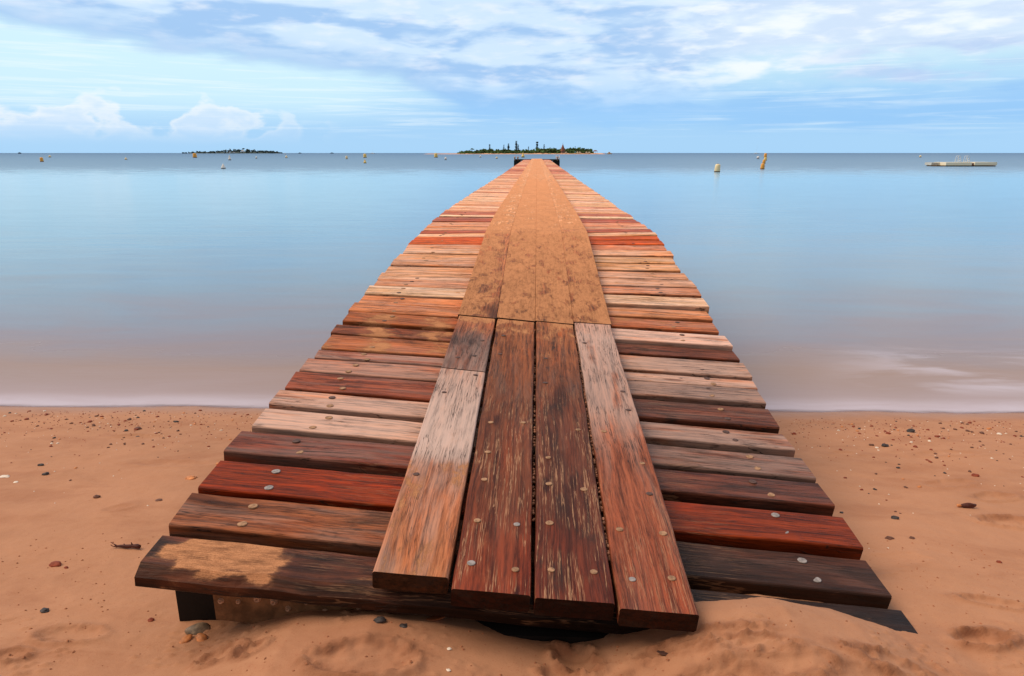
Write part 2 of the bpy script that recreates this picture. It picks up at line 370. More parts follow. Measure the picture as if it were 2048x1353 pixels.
def make_water():
    m, gg, p = new_mat('sea_water')
    d = gg.n('ShaderNodeAttribute', attribute_name='shore').outputs['Fac']
    oc = gg.n('ShaderNodeTexCoord').outputs['Object']
    X_, Y_, Z_ = gg.sep(oc)[0:3]
    wn = gg.noise(gg.vm('MULTIPLY', oc, (.35, .9, 1)), 1, 5, .6, .6)
    wn2 = gg.noise(gg.vm('MULTIPLY', oc, (1.2, 5.0, 1)), 1, 6, .62, 1.2)
    dw = gg.m('MULTIPLY', d, gg.ss(wn, .2, .8, .72, 1.35))
    lg = gg.m('LOGARITHM', gg.m('MAXIMUM', dw, .01), 10.0)                # -2 .. 4
    t = gg.m('DIVIDE', gg.m('ADD', lg, 2.0), 6.0)
    def P(x): return (math.log10(x)+2)/6
    c = gg.ramp(t, [(0, (.46, .38, .42)), (P(.10), (.44, .36, .41)), (P(.45), (.36, .27, .27)), (P(.9), (.33, .225, .19)),
                    (P(2.0), (.245, .205, .235)), (P(4.5), (.17, .25, .34)), (P(12), (.10, .285, .485)), (P(50), (.19, .46, .71)), (P(75), (.13, .26, .42)),  # pale then dark far stops paint the sky's reflection into the water colour
                    (P(400), (.08, .19, .35)), (P(3000), (.05, .14, .30))], 'LINEAR')
    # swash foam at right, streaked along the shore
    fm = gg.m('MULTIPLY', gg.ss(gg.m('ADD', X_, gg.m('MULTIPLY', wn, 1.2)), 2.6, 4.2), gg.m('MULTIPLY', gg.ss(d, .25, .6), gg.ss(d, 1.9, 1.1)))
    wn3 = gg.noise(gg.vm('MULTIPLY', oc, (.9, 2.6, 1)), 1, 4, .5, .6)
    fm = gg.m('MULTIPLY', fm, gg.ss(gg.m('ADD', gg.m('MULTIPLY', wn3, .7), gg.m('MULTIPLY', wn2, .3)), .42, .64))
    edge_f = gg.m('MULTIPLY', gg.ss(d, .36, .08), gg.ss(wn2, .25, .75, .35, .80))
    fa = gg.m('MAXIMUM', gg.m('MULTIPLY', fm, .8), edge_f)
    c = gg.mix(fa, c, (.56, .51, .61))
    gg.put(p.inputs['Base Color'], c)
    rg = gg.ramp(t, [(0, (.55,)*3), (P(1.0), (.30,)*3), (P(8), (.16,)*3), (P(50), (.14,)*3), (P(90), (.34,)*3), (1, (.45,)*3)], 'LINEAR')
    gg.put(p.inputs['Roughness'], rg)
    p.inputs['IOR'].default_value = 1.33
    spc = gg.ramp(t, [(0, (.1,)*3), (P(1.0), (.22,)*3), (P(5), (.45,)*3), (P(52), (.5,)*3), (P(85), (.22,)*3), (1, (.15,)*3)], 'LINEAR')
    gg.put(p.inputs['Specular IOR Level'], spc)
    gg.put(p.inputs['Alpha'], gg.ss(gg.m('ADD', d, gg.m('MULTIPLY', wn2, .10)), .03, .13))
    b1 = gg.noise(gg.vm('MULTIPLY', oc, (.5, 1.6, 1)), 1, 3, .5)
    bump(gg, p, gg.m('ADD', b1, gg.m('MULTIPLY', wn2, .25)), .13, .06)
    return m
water_m = make_water()

nail_m = simple('galvanised_nail', (.30, .26, .25), .5, .35, 90, .4, .25)
nail_rust = simple('sandy_nail', (.34, .19, .11), .8, .4, 80, .3, 0)
nail_dark = simple('rusted_nail', (.09, .045, .035), .6, .3, 80, .3, 0)
beam_m = simple('tarred_timber', (.010, .008, .008), .75, .4, 5, .2, 0, .004)
old_m = simple('rotted_timber', (.22, .11, .055), .8, .5, 14, .2, 0, .006)

# ------------------------------------------------------------------ terrain
def shore_y(x):
    return 4.37 + .018*np.asarray(x) + .10*(fbm(x, np.asarray(x)*0, .55, 4, 3)-.5) + .03*(vn(x, np.asarray(x)*0, 3, 9)-.5)
def base_h(x, y):
    x = np.asarray(x, float); y = np.asarray(y, float)
    d = y - shore_y(x)
    land = .157*np.minimum(-d, 3.4) + .02*np.maximum(-d-3.4, 0)
    land = np.minimum(land, .62 + .02*np.maximum(-d-3.4, 0)); land = np.minimum(land, 3.0)
    sea = -(.15*np.minimum(d, 2) + .06*np.clip(d-2, 0, 20) + .03*np.clip(d-22, 0, 100))
    h = np.where(d < 0, land, sea)
    # bank drifted against the foot of the jetty
    cx = np.interp(x, [-1.6, -1.05, -.84, -.6, -.4, -.1, .1, .3, .42, .62, .8, .95, 1.1, 1.6], [0, .0, .015, .095, .115, .055, .020, .075, .130, .150, .10, .03, .0, 0])
    yy = np.interp(y, [.4, 1.05, 1.32, 1.48, 1.55, 1.62, 1.75, 2.1, 2.6], [0, .35, .93, 1, .88, .62, .35, .12, 0])
    h = h + cx*yy
    # scour beside the left timbers, swell at right side of deck
    h = h - .0*np.exp(-((x+.92)/.16)**2-((y-1.6)/.25)**2)
    h = h + .03*np.exp(-((x-1.25)/.35)**2-((y-2.0)/.6)**2)
    und = (fbm(x, y, .8, 1, 4)-.5)*.05*np.exp(-np.maximum(np.abs(x)-3, 0)*.1)*sstep(d, .1, -.8)
    return h + und
STAMPS = [  # px u, v, half length, half width, angle(deg), depth, roughness
    (722, 1308, .115, .060, 8, .016, 1.0), (1150, 1324, .075, .045, -50, .014, 1.5), (1968, 1278, .075, .045, 10, .020, 1.0),
    (140, 1268, .085, .045, 0, .010, .5), (440, 1312, .055, .035, 20, .010, 1.6), (500, 1303, .04, .025, 30, .008, 1.5),
    (1985, 992, .10, .05, 10, .010, .3), (2020, 1042, .11, .06, -5, .014, .8), (1640, 880, .0, .0, 0, 0, 0),
    (1990, 1205, .10, .03, -15, .008, .6), (1400, 1275, .14, .030, 3, .005, 1.3), (1500, 1285, .10, .03, -10, .004, 1.1),
    (1560, 1325, .13, .04, 5, .005, .8), (1800, 1335, .12, .035, -8, .008, 1.3), (1720, 1350, .09, .03, 10, .007, 1.2),
    (1440, 1352, .10, .04, 0, .010, .8), (20, 1312, .05, .03, 0, .010, .7), (270, 868, .16, .035, 4, .007, .1),
    (340, 925, .20, .05, -3, .004, .1), (235, 1015, .06, .04, 30, .004, .1), (1330, 1340, .12, .05, 20, .006, .8), (1120, 1350, .05, .03, 0, .012, 1.3),
    (1900, 965, .12, .05, 12, .006, .3), (1690, 905, .10, .04, 0, .005, .2), (1900, 905, .2, .05, 5, .006, .2), (1750, 1130, .2, .06, 20, .004, .1)]
ST = []
for (u, v, a, b, ang, dep, ro) in STAMPS:
    if a == 0: continue
    z = .45
    for _ in range(4):
        P_ = at_z(u, v, z); z = float(base_h(P_[0], P_[1]))
    ST.append((P_[0], P_[1], a, b, R(ang), dep, ro))
def stamps(x, y):
    h = np.zeros_like(x); lo = np.zeros_like(x)
    for i, (px, py, a, b, ang, dep, ro) in enumerate(ST):
        dx = x-px; dy = y-py
        m = (np.abs(dx) < a*3) & (np.abs(dy) < a*3)
        if not m.any(): continue
        dx = dx[m]; dy = dy[m]
        p = dx*math.cos(ang)+dy*math.sin(ang); q = -dx*math.sin(ang)+dy*math.cos(ang)
        wv_ = (fbm(x[m], y[m], 22, i, 3)-.5)
        r = np.sqrt((p/a)**2+(q/b)**2) + wv_*.5
        hole = -dep*(sstep(r, 1.02, .72)*.6+.4*sstep(r, .9, .3)*fbm(x[m], y[m], 30, i+9, 3)*2)
        rim = dep*.75*np.exp(-((r-1.15)/.17)**2)*(.35+.65*sstep(q/b, .6, -1.0))
        lump = ro*.008*np.clip(np.maximum(fbm(x[m], y[m], 70, i+5, 2)-.52, 0)*6, 0, 1)*np.exp(-((r-.95)/.38)**2)
        h[m] += hole+rim+lump
        lo[m] = np.maximum(lo[m], np.clip(ro, 0, 1)*np.exp(-((r-1.0)/.38)**2)*np.clip(wv_*3+.7, 0, 1)*.9)
    return h, lo
def sheet(name, xs, ys, hf, mat, attrs, smooth=True):
    Xg, Yg = np.meshgrid(xs, ys); nx, ny = len(xs), len(ys)
    Zg = hf(Xg, Yg)
    co = np.stack([Xg, Yg, Zg], -1).reshape(-1, 3).astype(np.float32)
    i = np.arange((ny-1)*(nx-1)); r = i//(nx-1); c = i % (nx-1); a = r*nx+c
    fs = np.stack([a, a+1, a+nx+1, a+nx], -1).astype(np.int32)
    me = bpy.data.meshes.new(name)
    me.vertices.add(len(co)); me.vertices.foreach_set('co', co.ravel())
    me.loops.add(fs.size); me.loops.foreach_set('vertex_index', fs.ravel())
    me.polygons.add(len(fs)); me.polygons.foreach_set('loop_start', np.arange(0, fs.size, 4, dtype=np.int32))
    try: me.polygons.foreach_set('loop_total', np.full(len(fs), 4, dtype=np.int32))
    except Exception: pass
    me.update(calc_edges=True)
    if smooth: me.polygons.foreach_set('use_smooth', np.ones(len(fs), bool))
    for an, fn in attrs.items():
        at = me.attributes.new(an, 'FLOAT', 'POINT'); at.data.foreach_set('value', fn(Xg, Yg).ravel().astype(np.float32))
    me.materials.append(mat)
    o = bpy.data.objects.new(name, me); C.objects.link(o); tag(o, kind='structure'); return o
def stretch(lo, hi, step, far):
    core = np.arange(lo, hi+1e-6, step); a = []; x = hi; s = step
    while x < far: s *= 1.35; x += s; a.append(x)
    return core, np.array(a)
cx_, ex = stretch(-2.7, 2.7, .0075, 45000)
xs = np.concatenate([-ex[::-1], cx_, ex])
cy_, ey = stretch(2.2, 4.7, .0105, 45000)
cy_ = np.concatenate([np.arange(1.25, 2.195, .0055), cy_])
yb = [1.25]; s = .0055
while yb[-1] > -60: s *= 1.35; yb.append(yb[-1]-s)
ys = np.concatenate([np.array(yb[1:])[::-1], cy_, ey])
def sand_h(x, y):
    x = np.asarray(x, float); y = np.asarray(y, float)
    h, _ = stamps(x, y)
    tex = (fbm(x, y, 9, 2, 3)-.5)*.008 + (fbm(x, y, 60, 6, 2)-.5)*.0022
    fore = sstep(y, 1.75, 1.4)*((fbm(x, y, 18, 8, 3)-.45)*.0025 + np.maximum(fbm(x, y, 75, 5, 2)-.62, 0)*.035*sstep(fbm(x, y, 6, 12, 2), .48, .62))
    near = (np.abs(x) < 4)
    return base_h(x, y)+h+(tex+fore)*near
ground = sheet('sand', xs, ys, sand_h, sand_m, {'loose': lambda a, b: stamps(a, b)[1],
    'wet': lambda a, b: sstep(b-shore_y(a), -.30, .0)*.8})
tag(ground, 'warm orange beach sand with footprints sloping into the sea', 'sand')
def gz(x, y): return float(sand_h(np.array([x]), np.array([y]))[0])
def on_sand(u, v):
    z = .4
    for _ in range(5): P_ = at_z(u, v, z); z = gz(P_[0], P_[1])
    return P_[0], P_[1], z

# ------------------------------------------------------------------ sea
wx_, wex = stretch(-5, 5, .08, 45000)
wxs = np.concatenate([-wex[::-1], wx_, wex])
wy_, wey = stretch(3.6, 8, .05, 45000)
wys = np.concatenate([wy_, wey])
sea = sheet('sea', wxs, wys, lambda a, b: a*0, water_m, {'shore': lambda a, b: np.maximum(b-shore_y(a), -.5)})
tag(sea, 'smooth pale blue sea blurring to brown shallows at the beach', 'sea')

# ------------------------------------------------------------------ the jetty
DL = ([1.45, 1.62, 1.8, 2.2, 2.8, 3.4, 4.1, 5.4, 6.8, 8, 12, 20, 30, 56], [-1.013, -.99, -.977, -.93, -.90, -.84, -.79, -.70, -.635, -.612, -.606, -.60, -.565, -.50])
DR = ([1.45, 1.62, 1.84, 2.2, 2.6, 2.95, 3.3, 3.6, 3.92, 4.25, 4.8, 5.34, 5.95, 6.8, 9, 16, 30, 56], [-1.222, -1.205, -1.165, -1.12, -1.09, -1.022, -.985, -.94, -.88, -.827, -.77, -.70, -.652, -.648, -.645, -.63, -.59, -.50])
def deck_z(x, y):
    l = np.interp(y, *DL); r = np.interp(y, *DR); return CAM[2] + l + (r-l)*(x+1)/2
RL = ([1.42, 2.73, 3.4, 5.5, 6.8, 14, 29, 56], [-1.0, -.871, -.814, -.60, -.571, -.545, -.505, -.435])
RR = ([1.42, 3.52, 3.72, 5.38, 6.8, 14.5, 29, 56], [-1.058, -.880, -.845, -.60, -.573, -.55, -.515, -.435])
def run_z(x, y):
    l = np.interp(y, *RL); r = np.interp(y, *RR); a = CAM[2] + l + (r-l)*(x+.4)/.8
    return np.maximum(a, deck_z(x, y)+.045)

jetty = empty('jetty', (0, 1.45, .45))
tag(jetty, 'long weathered wooden jetty with a raised central walkway running from the sand over the sea', 'jetty')
def S(*c): return lin(*c)

def plank(name, p0, p1, width, thick, tones, pm, pq, seed, nseg=24, zf=None, wane=0.0, endcut=(0, 0), parent=jetty, raw=None, bev=.006, wob=.0022, slope=0.0):
    """a sawn board from p0 to p1 (centre line of the top face); tones/pm/pq: functions of s in 0..1"""
    rs = np.random.RandomState(seed)
    p0 = np.array(p0, float); p1 = np.array(p1, float); L = np.linalg.norm(p1-p0)
    al = (p1-p0)/L; side = np.cross([0, 0, 1.], al); side /= np.linalg.norm(side); upv = np.cross(al, side)
    hw = width/2; b = bev; b2 = bev*.35
    # side is +90deg left of the run; profile runs round the section
    prof = [(-hw, -thick+b), (-hw, -b), (-hw+b2, -b2), (-hw+b, 0), (0, 0), (hw-b, 0), (hw-b2, -b2), (hw, -b), (hw, -thick+b), (hw-b, -thick), (-hw+b, -thick)]
    if wane: prof[1] = (-hw, -wane*1.3); prof[2] = (-hw+wane*.9, -wane*.55); prof[3] = (-hw+wane*1.6, -.001)
    n = len(prof); off = rs.rand(3)*40
    vs = []; gp = []; tn = []; a1 = []; a2 = []
    for i in range(nseg+1):
        t = i/nseg; c = p0 + al*L*t
        if zf is not None: c = np.array([c[0], c[1], zf(c[0], c[1])])
        for k, (q, z) in enumerate(prof):
            e = (vn(t*L*9, k*3.3 if k in (0,) else (0 if q < 0 else 50), 1, seed % 50)-.5)*2*wob
            qq = q + (e if abs(q) > hw*.6 else 0)*(1.5 if wane and q < 0 else 1)
            zz = z + (vn(t*L*6, q*20+seed, 1, 3)-.5)*wob
            if wane and k in (2, 3) : qq += (vn(t*L*13, 1.0, 1, 8)-.5)*wane*1.2
            if k == 0:
                sl = slope if zf is None else (zf(c[0]+.09, c[1])-zf(c[0]-.09, c[1]))/.18*side[0]
                sd2 = side + np.array([0, 0, sl]); sd2 /= np.linalg.norm(sd2); up2 = np.cross(al, sd2)
            ec = (endcut[0]*(1-t)**20*q if t < .5 else endcut[1]*t**20*q)
            P = c + sd2*qq + up2*zz + al*ec
            vs.append(P); gp.append((t*L+off[0], q+off[1], z+off[2]))
            kf = .55 if k in (0, 8, 9, 10) else (.75 if k in (1, 7) else 1.0)   # sides and underside toned down, painting the shade of the gaps
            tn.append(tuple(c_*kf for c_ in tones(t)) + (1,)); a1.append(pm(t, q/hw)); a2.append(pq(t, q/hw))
    fs = []
    for i in range(nseg):
        for k in range(n):
            j = (k+1) % n; fs.append((i*n+k, i*n+j, (i+1)*n+j, (i+1)*n+k))
    # sawn ends: end grain toned nearly black to paint the shade on the board fronts
    for e_, base in ((0, 0), (1, nseg*n)):
        b0 = len(vs)
        for k in range(n):
            vs.append(vs[base+k]); q, z = prof[k]
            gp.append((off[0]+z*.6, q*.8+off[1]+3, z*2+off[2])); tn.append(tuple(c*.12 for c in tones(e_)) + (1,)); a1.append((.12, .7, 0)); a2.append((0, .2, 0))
        fs.append(tuple(b0+k for k in (range(n-1, -1, -1) if e_ == 0 else range(n))))
    mb = raw if raw is not None else MB()
    mb.add(vs, fs)
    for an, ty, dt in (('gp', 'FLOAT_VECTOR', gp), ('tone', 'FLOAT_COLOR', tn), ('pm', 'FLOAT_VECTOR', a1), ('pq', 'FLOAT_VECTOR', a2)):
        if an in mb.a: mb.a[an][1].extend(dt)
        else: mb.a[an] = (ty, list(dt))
    if raw is None:
        o = mb.build(name, wood, parent); return o

def nail(parent, x, y, z, m, r=.0135, h=.0005):
    mb = MB(); mb.lathe([(r*.98, -.004), (r, .0), (r*.9, h*.7), (r*.55, h), (.001, h*1.08)], (x, y, z), 14)
    o = mb.build('nail_head', m, None, smooth=True)
    o.parent = parent
    return o

# near boards measured one by one: near edge, far edge, tone left, tone right, sand L, sand R, stain L/R, bleach L/R, wet, label
T = [
 (1.462, 1.612, (100, 58, 42), (88, 50, 38), .38, .30, .85, .95, .1, .1, .6, 'dark first cross board capped with dry sand at its left end and buried in sand at its right'),
 (1.645, 1.800, (150, 92, 62), (80, 48, 38), .30, .25, .62, .92, .35, .25, .4, 'brown cross board, tan at its left end and near black at its right, second from the sand end'),
 (1.825, 1.985, (136, 52, 12), (128, 50, 13), .22, .30, .28, .38, .0, .0, .45, 'glossy red new cross board with bright nail heads near the sand end'),
 (2.035, 2.180, (128, 68, 52), (104, 60, 48), .18, .18, .45, .62, .45, .2, .5, None),
 (2.215, 2.370, (206, 142, 106), (138, 88, 72), .12, .16, .20, .60, .7, .6, .3, None),
 (2.410, 2.550, (202, 136, 102), (165, 112, 92), .12, .20, .45, .50, .7, .65, .3, None),
 (2.575, 2.740, (150, 80, 56), (112, 66, 52), .16, .30, .42, .60, .25, .3, .4, None),
 (2.770, 2.905, (182, 116, 90), (156, 102, 80), .15, .22, .35, .55, .5, .7, .35, None),
 (2.930, 3.020, (170, 108, 90), (196, 140, 116), .18, .34, .30, .20, .55, .6, .3, None),
 (3.040, 3.215, (176, 108, 72), (180, 130, 108), .50, .30, .45, .40, .2, .6, .1, None),
 (3.245, 3.370, (150, 88, 62), (116, 66, 50), .56, .20, .70, .65, .1, .1, .2, None),
 (3.400, 3.560, (168, 100, 62), (218, 156, 130), .58, .12, .62, .15, .1, .7, .1, None),
 (3.585, 3.730, (206, 134, 92), (182, 108, 72), .45, .52, .35, .35, .3, .3, .1, None),
 (3.755, 3.905, (214, 140, 96), (206, 142, 104), .42, .50, .25, .35, .3, .3, .1, None),
]
def lp(a, b, t): return a+(b-a)*t
rb = random.Random(11)
boards = []
def cross_board(i, n_, f_, tl, tr, sl, sr, stl, str_, bl, br_, wet, label, nseg=26, raw=None):
    th = .056
    yc = (n_+f_)/2; sk = .0 if i > 13 else rb.uniform(-.006, .006)
    xl = -1.005 + rb.uniform(-.012, .012); xr = 1.005 + rb.uniform(-.014, .014)
    if i == 0: xl, xr = -1.0, 1.006
    if i == 1: xl, xr = -1.01, .992
    dz = rb.uniform(-.004, .005) if i else 0
    yl = yc-sk; yr = yc+sk + (.035 if i < 8 else (.02 if i < 14 else 0))
    zl = float(deck_z(-1, yl))+dz; zr = float(deck_z(1, yr))+dz+rb.uniform(-.003, .003)
    if i == 0: zr += .0
    TL, TR = S(*tl), S(*tr)
    tones = lambda t: tuple(lp(a, b, float(sstep(t, .3, .7)))*((1-.8*float(sstep(t, .28, .36))) if i == 0 else 1) for a, b in zip(TL, TR))  # first board's tone cut past its left end: painted shade beneath the walkway
    def pm(t, q):
        k = float(sstep(t, .3, .7)); sa = lp(sl, sr, k); st = lp(stl, str_, k); b_ = lp(bl, br_, k)
        if i == 0:   # the two patches of dry sand on the left end
            for (ct, cq, rt_, rq, s_) in ((.085, .15, .06, .75, .98), (.147, .1, .022, .8, .95)):
                d = ((t-ct)/rt_)**2+((q-cq)/rq)**2
                if d < 1.6: sa = max(sa, s_*(1 if d < .9 else .85))
            if t > .62: sa = .35
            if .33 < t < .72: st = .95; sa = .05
        if i in (10, 11, 9) and t < .5: sa = min(.75, sa + .15*math.sin(t*40+i))
        return (sa, st, b_)
    pq = lambda t, q: (0.0 if abs(t-.5) > .3 else .3, wet, 0)
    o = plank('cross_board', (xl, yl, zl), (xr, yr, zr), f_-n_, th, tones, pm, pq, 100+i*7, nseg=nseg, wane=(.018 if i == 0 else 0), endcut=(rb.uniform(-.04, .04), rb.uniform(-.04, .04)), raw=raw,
              slope=float(deck_z(0, yc+.25)-deck_z(0, yc-.25))/.5*(1 if i > 13 else .8)+rb.uniform(-.012, .03))
    if raw is None:
        if label: o['label'] = label
        if i < 34:
            for sx, xx in ((-1, -.79), (1, .78)):
                for q in (-.25, .25):
                    jx = xx + rb.uniform(-.03, .03); sl_ = float(deck_z(0, yc+.25)-deck_z(0, yc-.25))/.5; yy = (yl if sx < 0 else yr)+q*(f_-n_)+rb.uniform(-.008, .008)
                    if i == 0: continue
                    t = (jx-xl)/(xr-xl); zz = zl+(zr-zl)*t
                    mt = nail_m if (i == 2 or (i == 1 and sx > 0)) else (nail_rust if rb.random() < .65 else nail_dark)
                    if i > 8 and rb.random() < .45: continue
                    nail(o, jx, yy, zz+.0012+sl_*q*(f_-n_), mt)
    return o
y = None; idx = 0
for row in T:
    boards.append(cross_board(idx, *row, nseg=64 if idx == 0 else 28)); idx += 1; y = row[1]
# the rest of the run
rest = MB()
pal = [(246, 186, 144), (252, 200, 160), (240, 172, 130), (255, 210, 174), (250, 194, 158), (236, 166, 126), (255, 216, 184)]
while y < 56.0:
    wdt = rb.uniform(.145, .175); gap = rb.uniform(.014, .034)
    n_ = y+gap; f_ = n_+wdt; ym = (n_+f_)/2
    k = min(1, (ym-3.9)/3)
    c = pal[rb.randrange(len(pal))]; c2 = tuple(min(255, int(v+rb.uniform(-8, 8))) for v in c)
    dk = .87+.13*k
    c = tuple(int(v*dk) for v in c); c2 = tuple(int(v*dk) for v in c2)
    lab = None; sd_ = .42-.25*k; st = .25-.12*k; bl = .35; wt = .05
    if 5.35 < ym < 5.80: c, c2, sd_, st, bl, wt, lab = (216, 104, 40), (212, 98, 36), .30, .2, 0, .1, 'orange-red newer cross board in the middle of the ramp'
    elif 5.85 < ym < 6.02 or 6.75 < ym < 6.95: c, c2, sd_, st = (190, 100, 72), (190, 96, 70), .25, .4
    elif rb.random() < .14: c = c2 = (205, 116, 84)
    elif ym > 20 and rb.random() < .45: c = c2 = rb.choice([(215, 110, 85), (225, 130, 100)])
    args = (idx, n_, f_, c, c2, sd_, sd_, st, st, bl, bl, wt, lab)
    if idx < 100: boards.append(cross_board(*args, nseg=16 if idx < 50 else 6))
    else: cross_board(*args, nseg=3, raw=rest)
    idx += 1; y = f_
o = rest.build('far_cross_boards', wood, jetty); o['kind'] = 'stuff'; o['label'] = 'far cross boards of the jetty out towards its sea end'

# raised central walkway: four boards abreast
XC = [-.302, -.1005, .1015, .302]
WR = [.188, .192, .192, .190]
def runner(k, y0, y1, tone, pmf, pqf, seed, nseg, label=None, x0=None, x1=None, wd=None, bev=.005):
    xa = XC[k] if x0 is None else x0; xb = XC[k] if x1 is None else x1
    # board runs from y1 (far) to y0 (near) so that 's' grows towards the camera; top follows the ramp
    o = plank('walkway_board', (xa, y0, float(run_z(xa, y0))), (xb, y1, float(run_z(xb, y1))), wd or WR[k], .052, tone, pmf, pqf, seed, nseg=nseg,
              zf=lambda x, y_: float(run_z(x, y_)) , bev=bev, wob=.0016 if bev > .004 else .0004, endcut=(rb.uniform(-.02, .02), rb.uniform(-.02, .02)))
    if label: o['label'] = label
    return o
def tgrad(stops):
    ts = [s_[0] for s_ in stops]; cs = np.array([S(*s_[1]) for s_ in stops])
    return lambda t: tuple(np.interp(t, ts, cs[:, i]) for i in range(3))
def pgrad(stops):
    ts = [s_[0] for s_ in stops]; cs = np.array([s_[1] for s_ in stops], float)
    return lambda t, q: tuple(np.interp(t, ts, cs[:, i]) for i in range(3))
wb = []
# left: pale board with a spill of sand, then a short dark one
wb.append(runner(0, 1.462, 2.725, tgrad([(0, (170, 112, 80)), (.4, (180, 118, 92)), (.5, (190, 140, 130)), (1, (184, 130, 110))]),
    pgrad([(0, (.50, .35, .4)), (.30, (.52, .30, .4)), (.40, (.62, .2, .5)), (.45, (.34, .25, .95)), (.62, (.30, .28, .95)), (.75, (.32, .3, .9)), (1, (.38, .25, .7))]), lambda t, q: (.0, .2, 0), 501, 44,
    'pale walkway board dusted with sand at its near end'))
wb.append(runner(0, 2.732, 3.43, tgrad([(0, (140, 96, 84)), (.5, (120, 80, 70)), (1, (180, 110, 70))]),
    pgrad([(0, (.25, .55, .7)), (.5, (.30, .62, .5)), (.8, (.50, .45, .2)), (1, (.75, .3, .1))]), lambda t, q: (.0, .2, 0), 502, 26, 'short dark-stained walkway board'))
wb.append(runner(1, 1.425, 3.44, tgrad([(0, (130, 58, 34)), (.2, (108, 58, 38)), (.5, (110, 64, 42)), (1, (150, 92, 56))]),
    pgrad([(0, (.30, .42, .1)), (.3, (.34, .45, .1)), (.6, (.28, .5, .25)), (.85, (.42, .45, .1)), (1, (.72, .3, 0))]), pgrad([(0, (.8, .5, 0)), (.45, (.9, .4, 0)), (.6, (.2, .3, 0)), (1, (0, .1, 0))]), 503, 60,
    'reddish brown walkway board with sand-filled cracks'))
wb.append(runner(2, 1.42, 3.46, tgrad([(0, (108, 48, 32)), (.2, (92, 48, 34)), (.5, (104, 60, 42)), (1, (156, 96, 60))]),
    pgrad([(0, (.30, .55, .1)), (.3, (.30, .62, .1)), (.6, (.28, .6, .25)), (.85, (.42, .55, .1)), (1, (.70, .3, 0))]), pgrad([(0, (.9, .5, 0)), (.45, (1, .4, 0)), (.6, (.2, .3, 0)), (1, (0, .1, 0))]), 504, 60,
    'darkest walkway board, black-stained with long pale cracks'))
wb.append(runner(3, 1.405, 3.50, tgrad([(0, (138, 74, 52)), (.35, (150, 88, 64)), (.5, (172, 112, 90)), (1, (190, 130, 108))]),
    pgrad([(0, (.26, .35, .1)), (.35, (.28, .30, .3)), (.5, (.26, .2, .7)), (.9, (.30, .25, .8)), (1, (.40, .3, .6))]), pgrad([(0, (.6, .5, 0)), (.25, (.4, .4, 0)), (.35, (.0, .3, 0)), (1, (0, .1, 0))]), 505, 60,
    'paler walkway board along the right of the walkway'))
nail_rows = [1.50, 1.70, 1.90, 2.10, 2.30]
for k, o in ((1, wb[2]), (2, wb[3]), (3, wb[4]), (0, wb[0])):
    for j, yy in enumerate([1.525, 1.71, 1.915, 2.09, 2.30, 2.50, 2.68, 2.95, 3.2]):
        for s_ in (-1, 1):
            if k == 0 and (yy > 2.7 or j in (0, 1, 3, 4)): continue
            if j > 4 and rb.random() < .55: continue
            if rb.random() < .18: continue
            x = XC[k]+s_*.056+rb.uniform(-.006, .006); y_ = yy+rb.uniform(-.012, .012)
            nail(o, x, y_, float(run_z(x, y_))+.0012, nail_m if (j < 2 and rb.random() < .5) else (nail_dark if k in (0,) or (k == 3 and j in (2,)) or j > 4 else nail_rust), r=rb.uniform(.009, .0115))
for x, y_ in ((-.34, 2.86), (-.27, 2.90), (-.25, 3.1)):
    nail(wb[1], x, y_, float(run_z(x, y_))+.0008, nail_dark, r=.011)
# second bay: sanded over, dark stains at the left
XS = [-.302, -.1007, .1007, .302]
def sandpm(k, y0, y1, stn, edge, mid):
    """trodden sand lies thick down the middle and thins out at both outer edges"""
    def f(t, q):
        x = XS[k]+q*.1; y_ = lp(y0, y1, t); a = abs(x)
        m_ = float(sstep(a, .37, .17)) if y_ > 5.6 else float(sstep(a, .42, .24))
        return (lp(edge, mid, m_), float(np.interp(t, [0, 1], stn)), .1*(1-m_))
    return f
b2y = [3.445, 3.46, 3.475, 3.51]
for k in range(4):
    st_ = [.74, .60, .58, .50][k]
    o = runner(k, b2y[k], 5.52+[0, .06, .0, .05][k], tgrad([(0, (150, 92, 62)), (1, (196, 130, 92))]), sandpm(k, b2y[k], 5.5, (st_+.12, .36), .56 if k == 0 else .68, .78),
        lambda t, q: (0, .1, .5*t**1.5), 520+k, 50, x0=XS[k], x1=XS[k], wd=.2008, bev=.0022)
    wb.append(o)
yy = [5.520, 5.580, 5.520, 5.570]; r2 = random.Random(5)
for k in range(4):
    y0 = yy[k]; n_ = 0
    while y0 < 56:
        y1 = min(56.0, y0 + (r2.uniform(3.6, 5.2) if y0 > 6 else 4.4))
        if 56-y1 < 1: y1 = 56.0
        o = runner(k, y0+.003, y1, tgrad([(0, (240, 182, 138)), (1, (250, 204, 166))]), sandpm(k, y0, y1, (.32, .16) if y0 < 6 else (.14, .1), .68 if y0 < 12 else .60, .82 if y0 < 12 else .70), lambda t, q, y0=y0, y1=y1: (0, 0, float(np.interp(lp(y0, y1, t), [5.5, 9, 14], [.6, .85, 1]))), 600+k*40+n_, 14 if y0 < 12 else 5, x0=XS[k], x1=XS[k], wd=.2008, bev=.0022)
        wb.append(o); y0 = y1+.002; n_ += 1
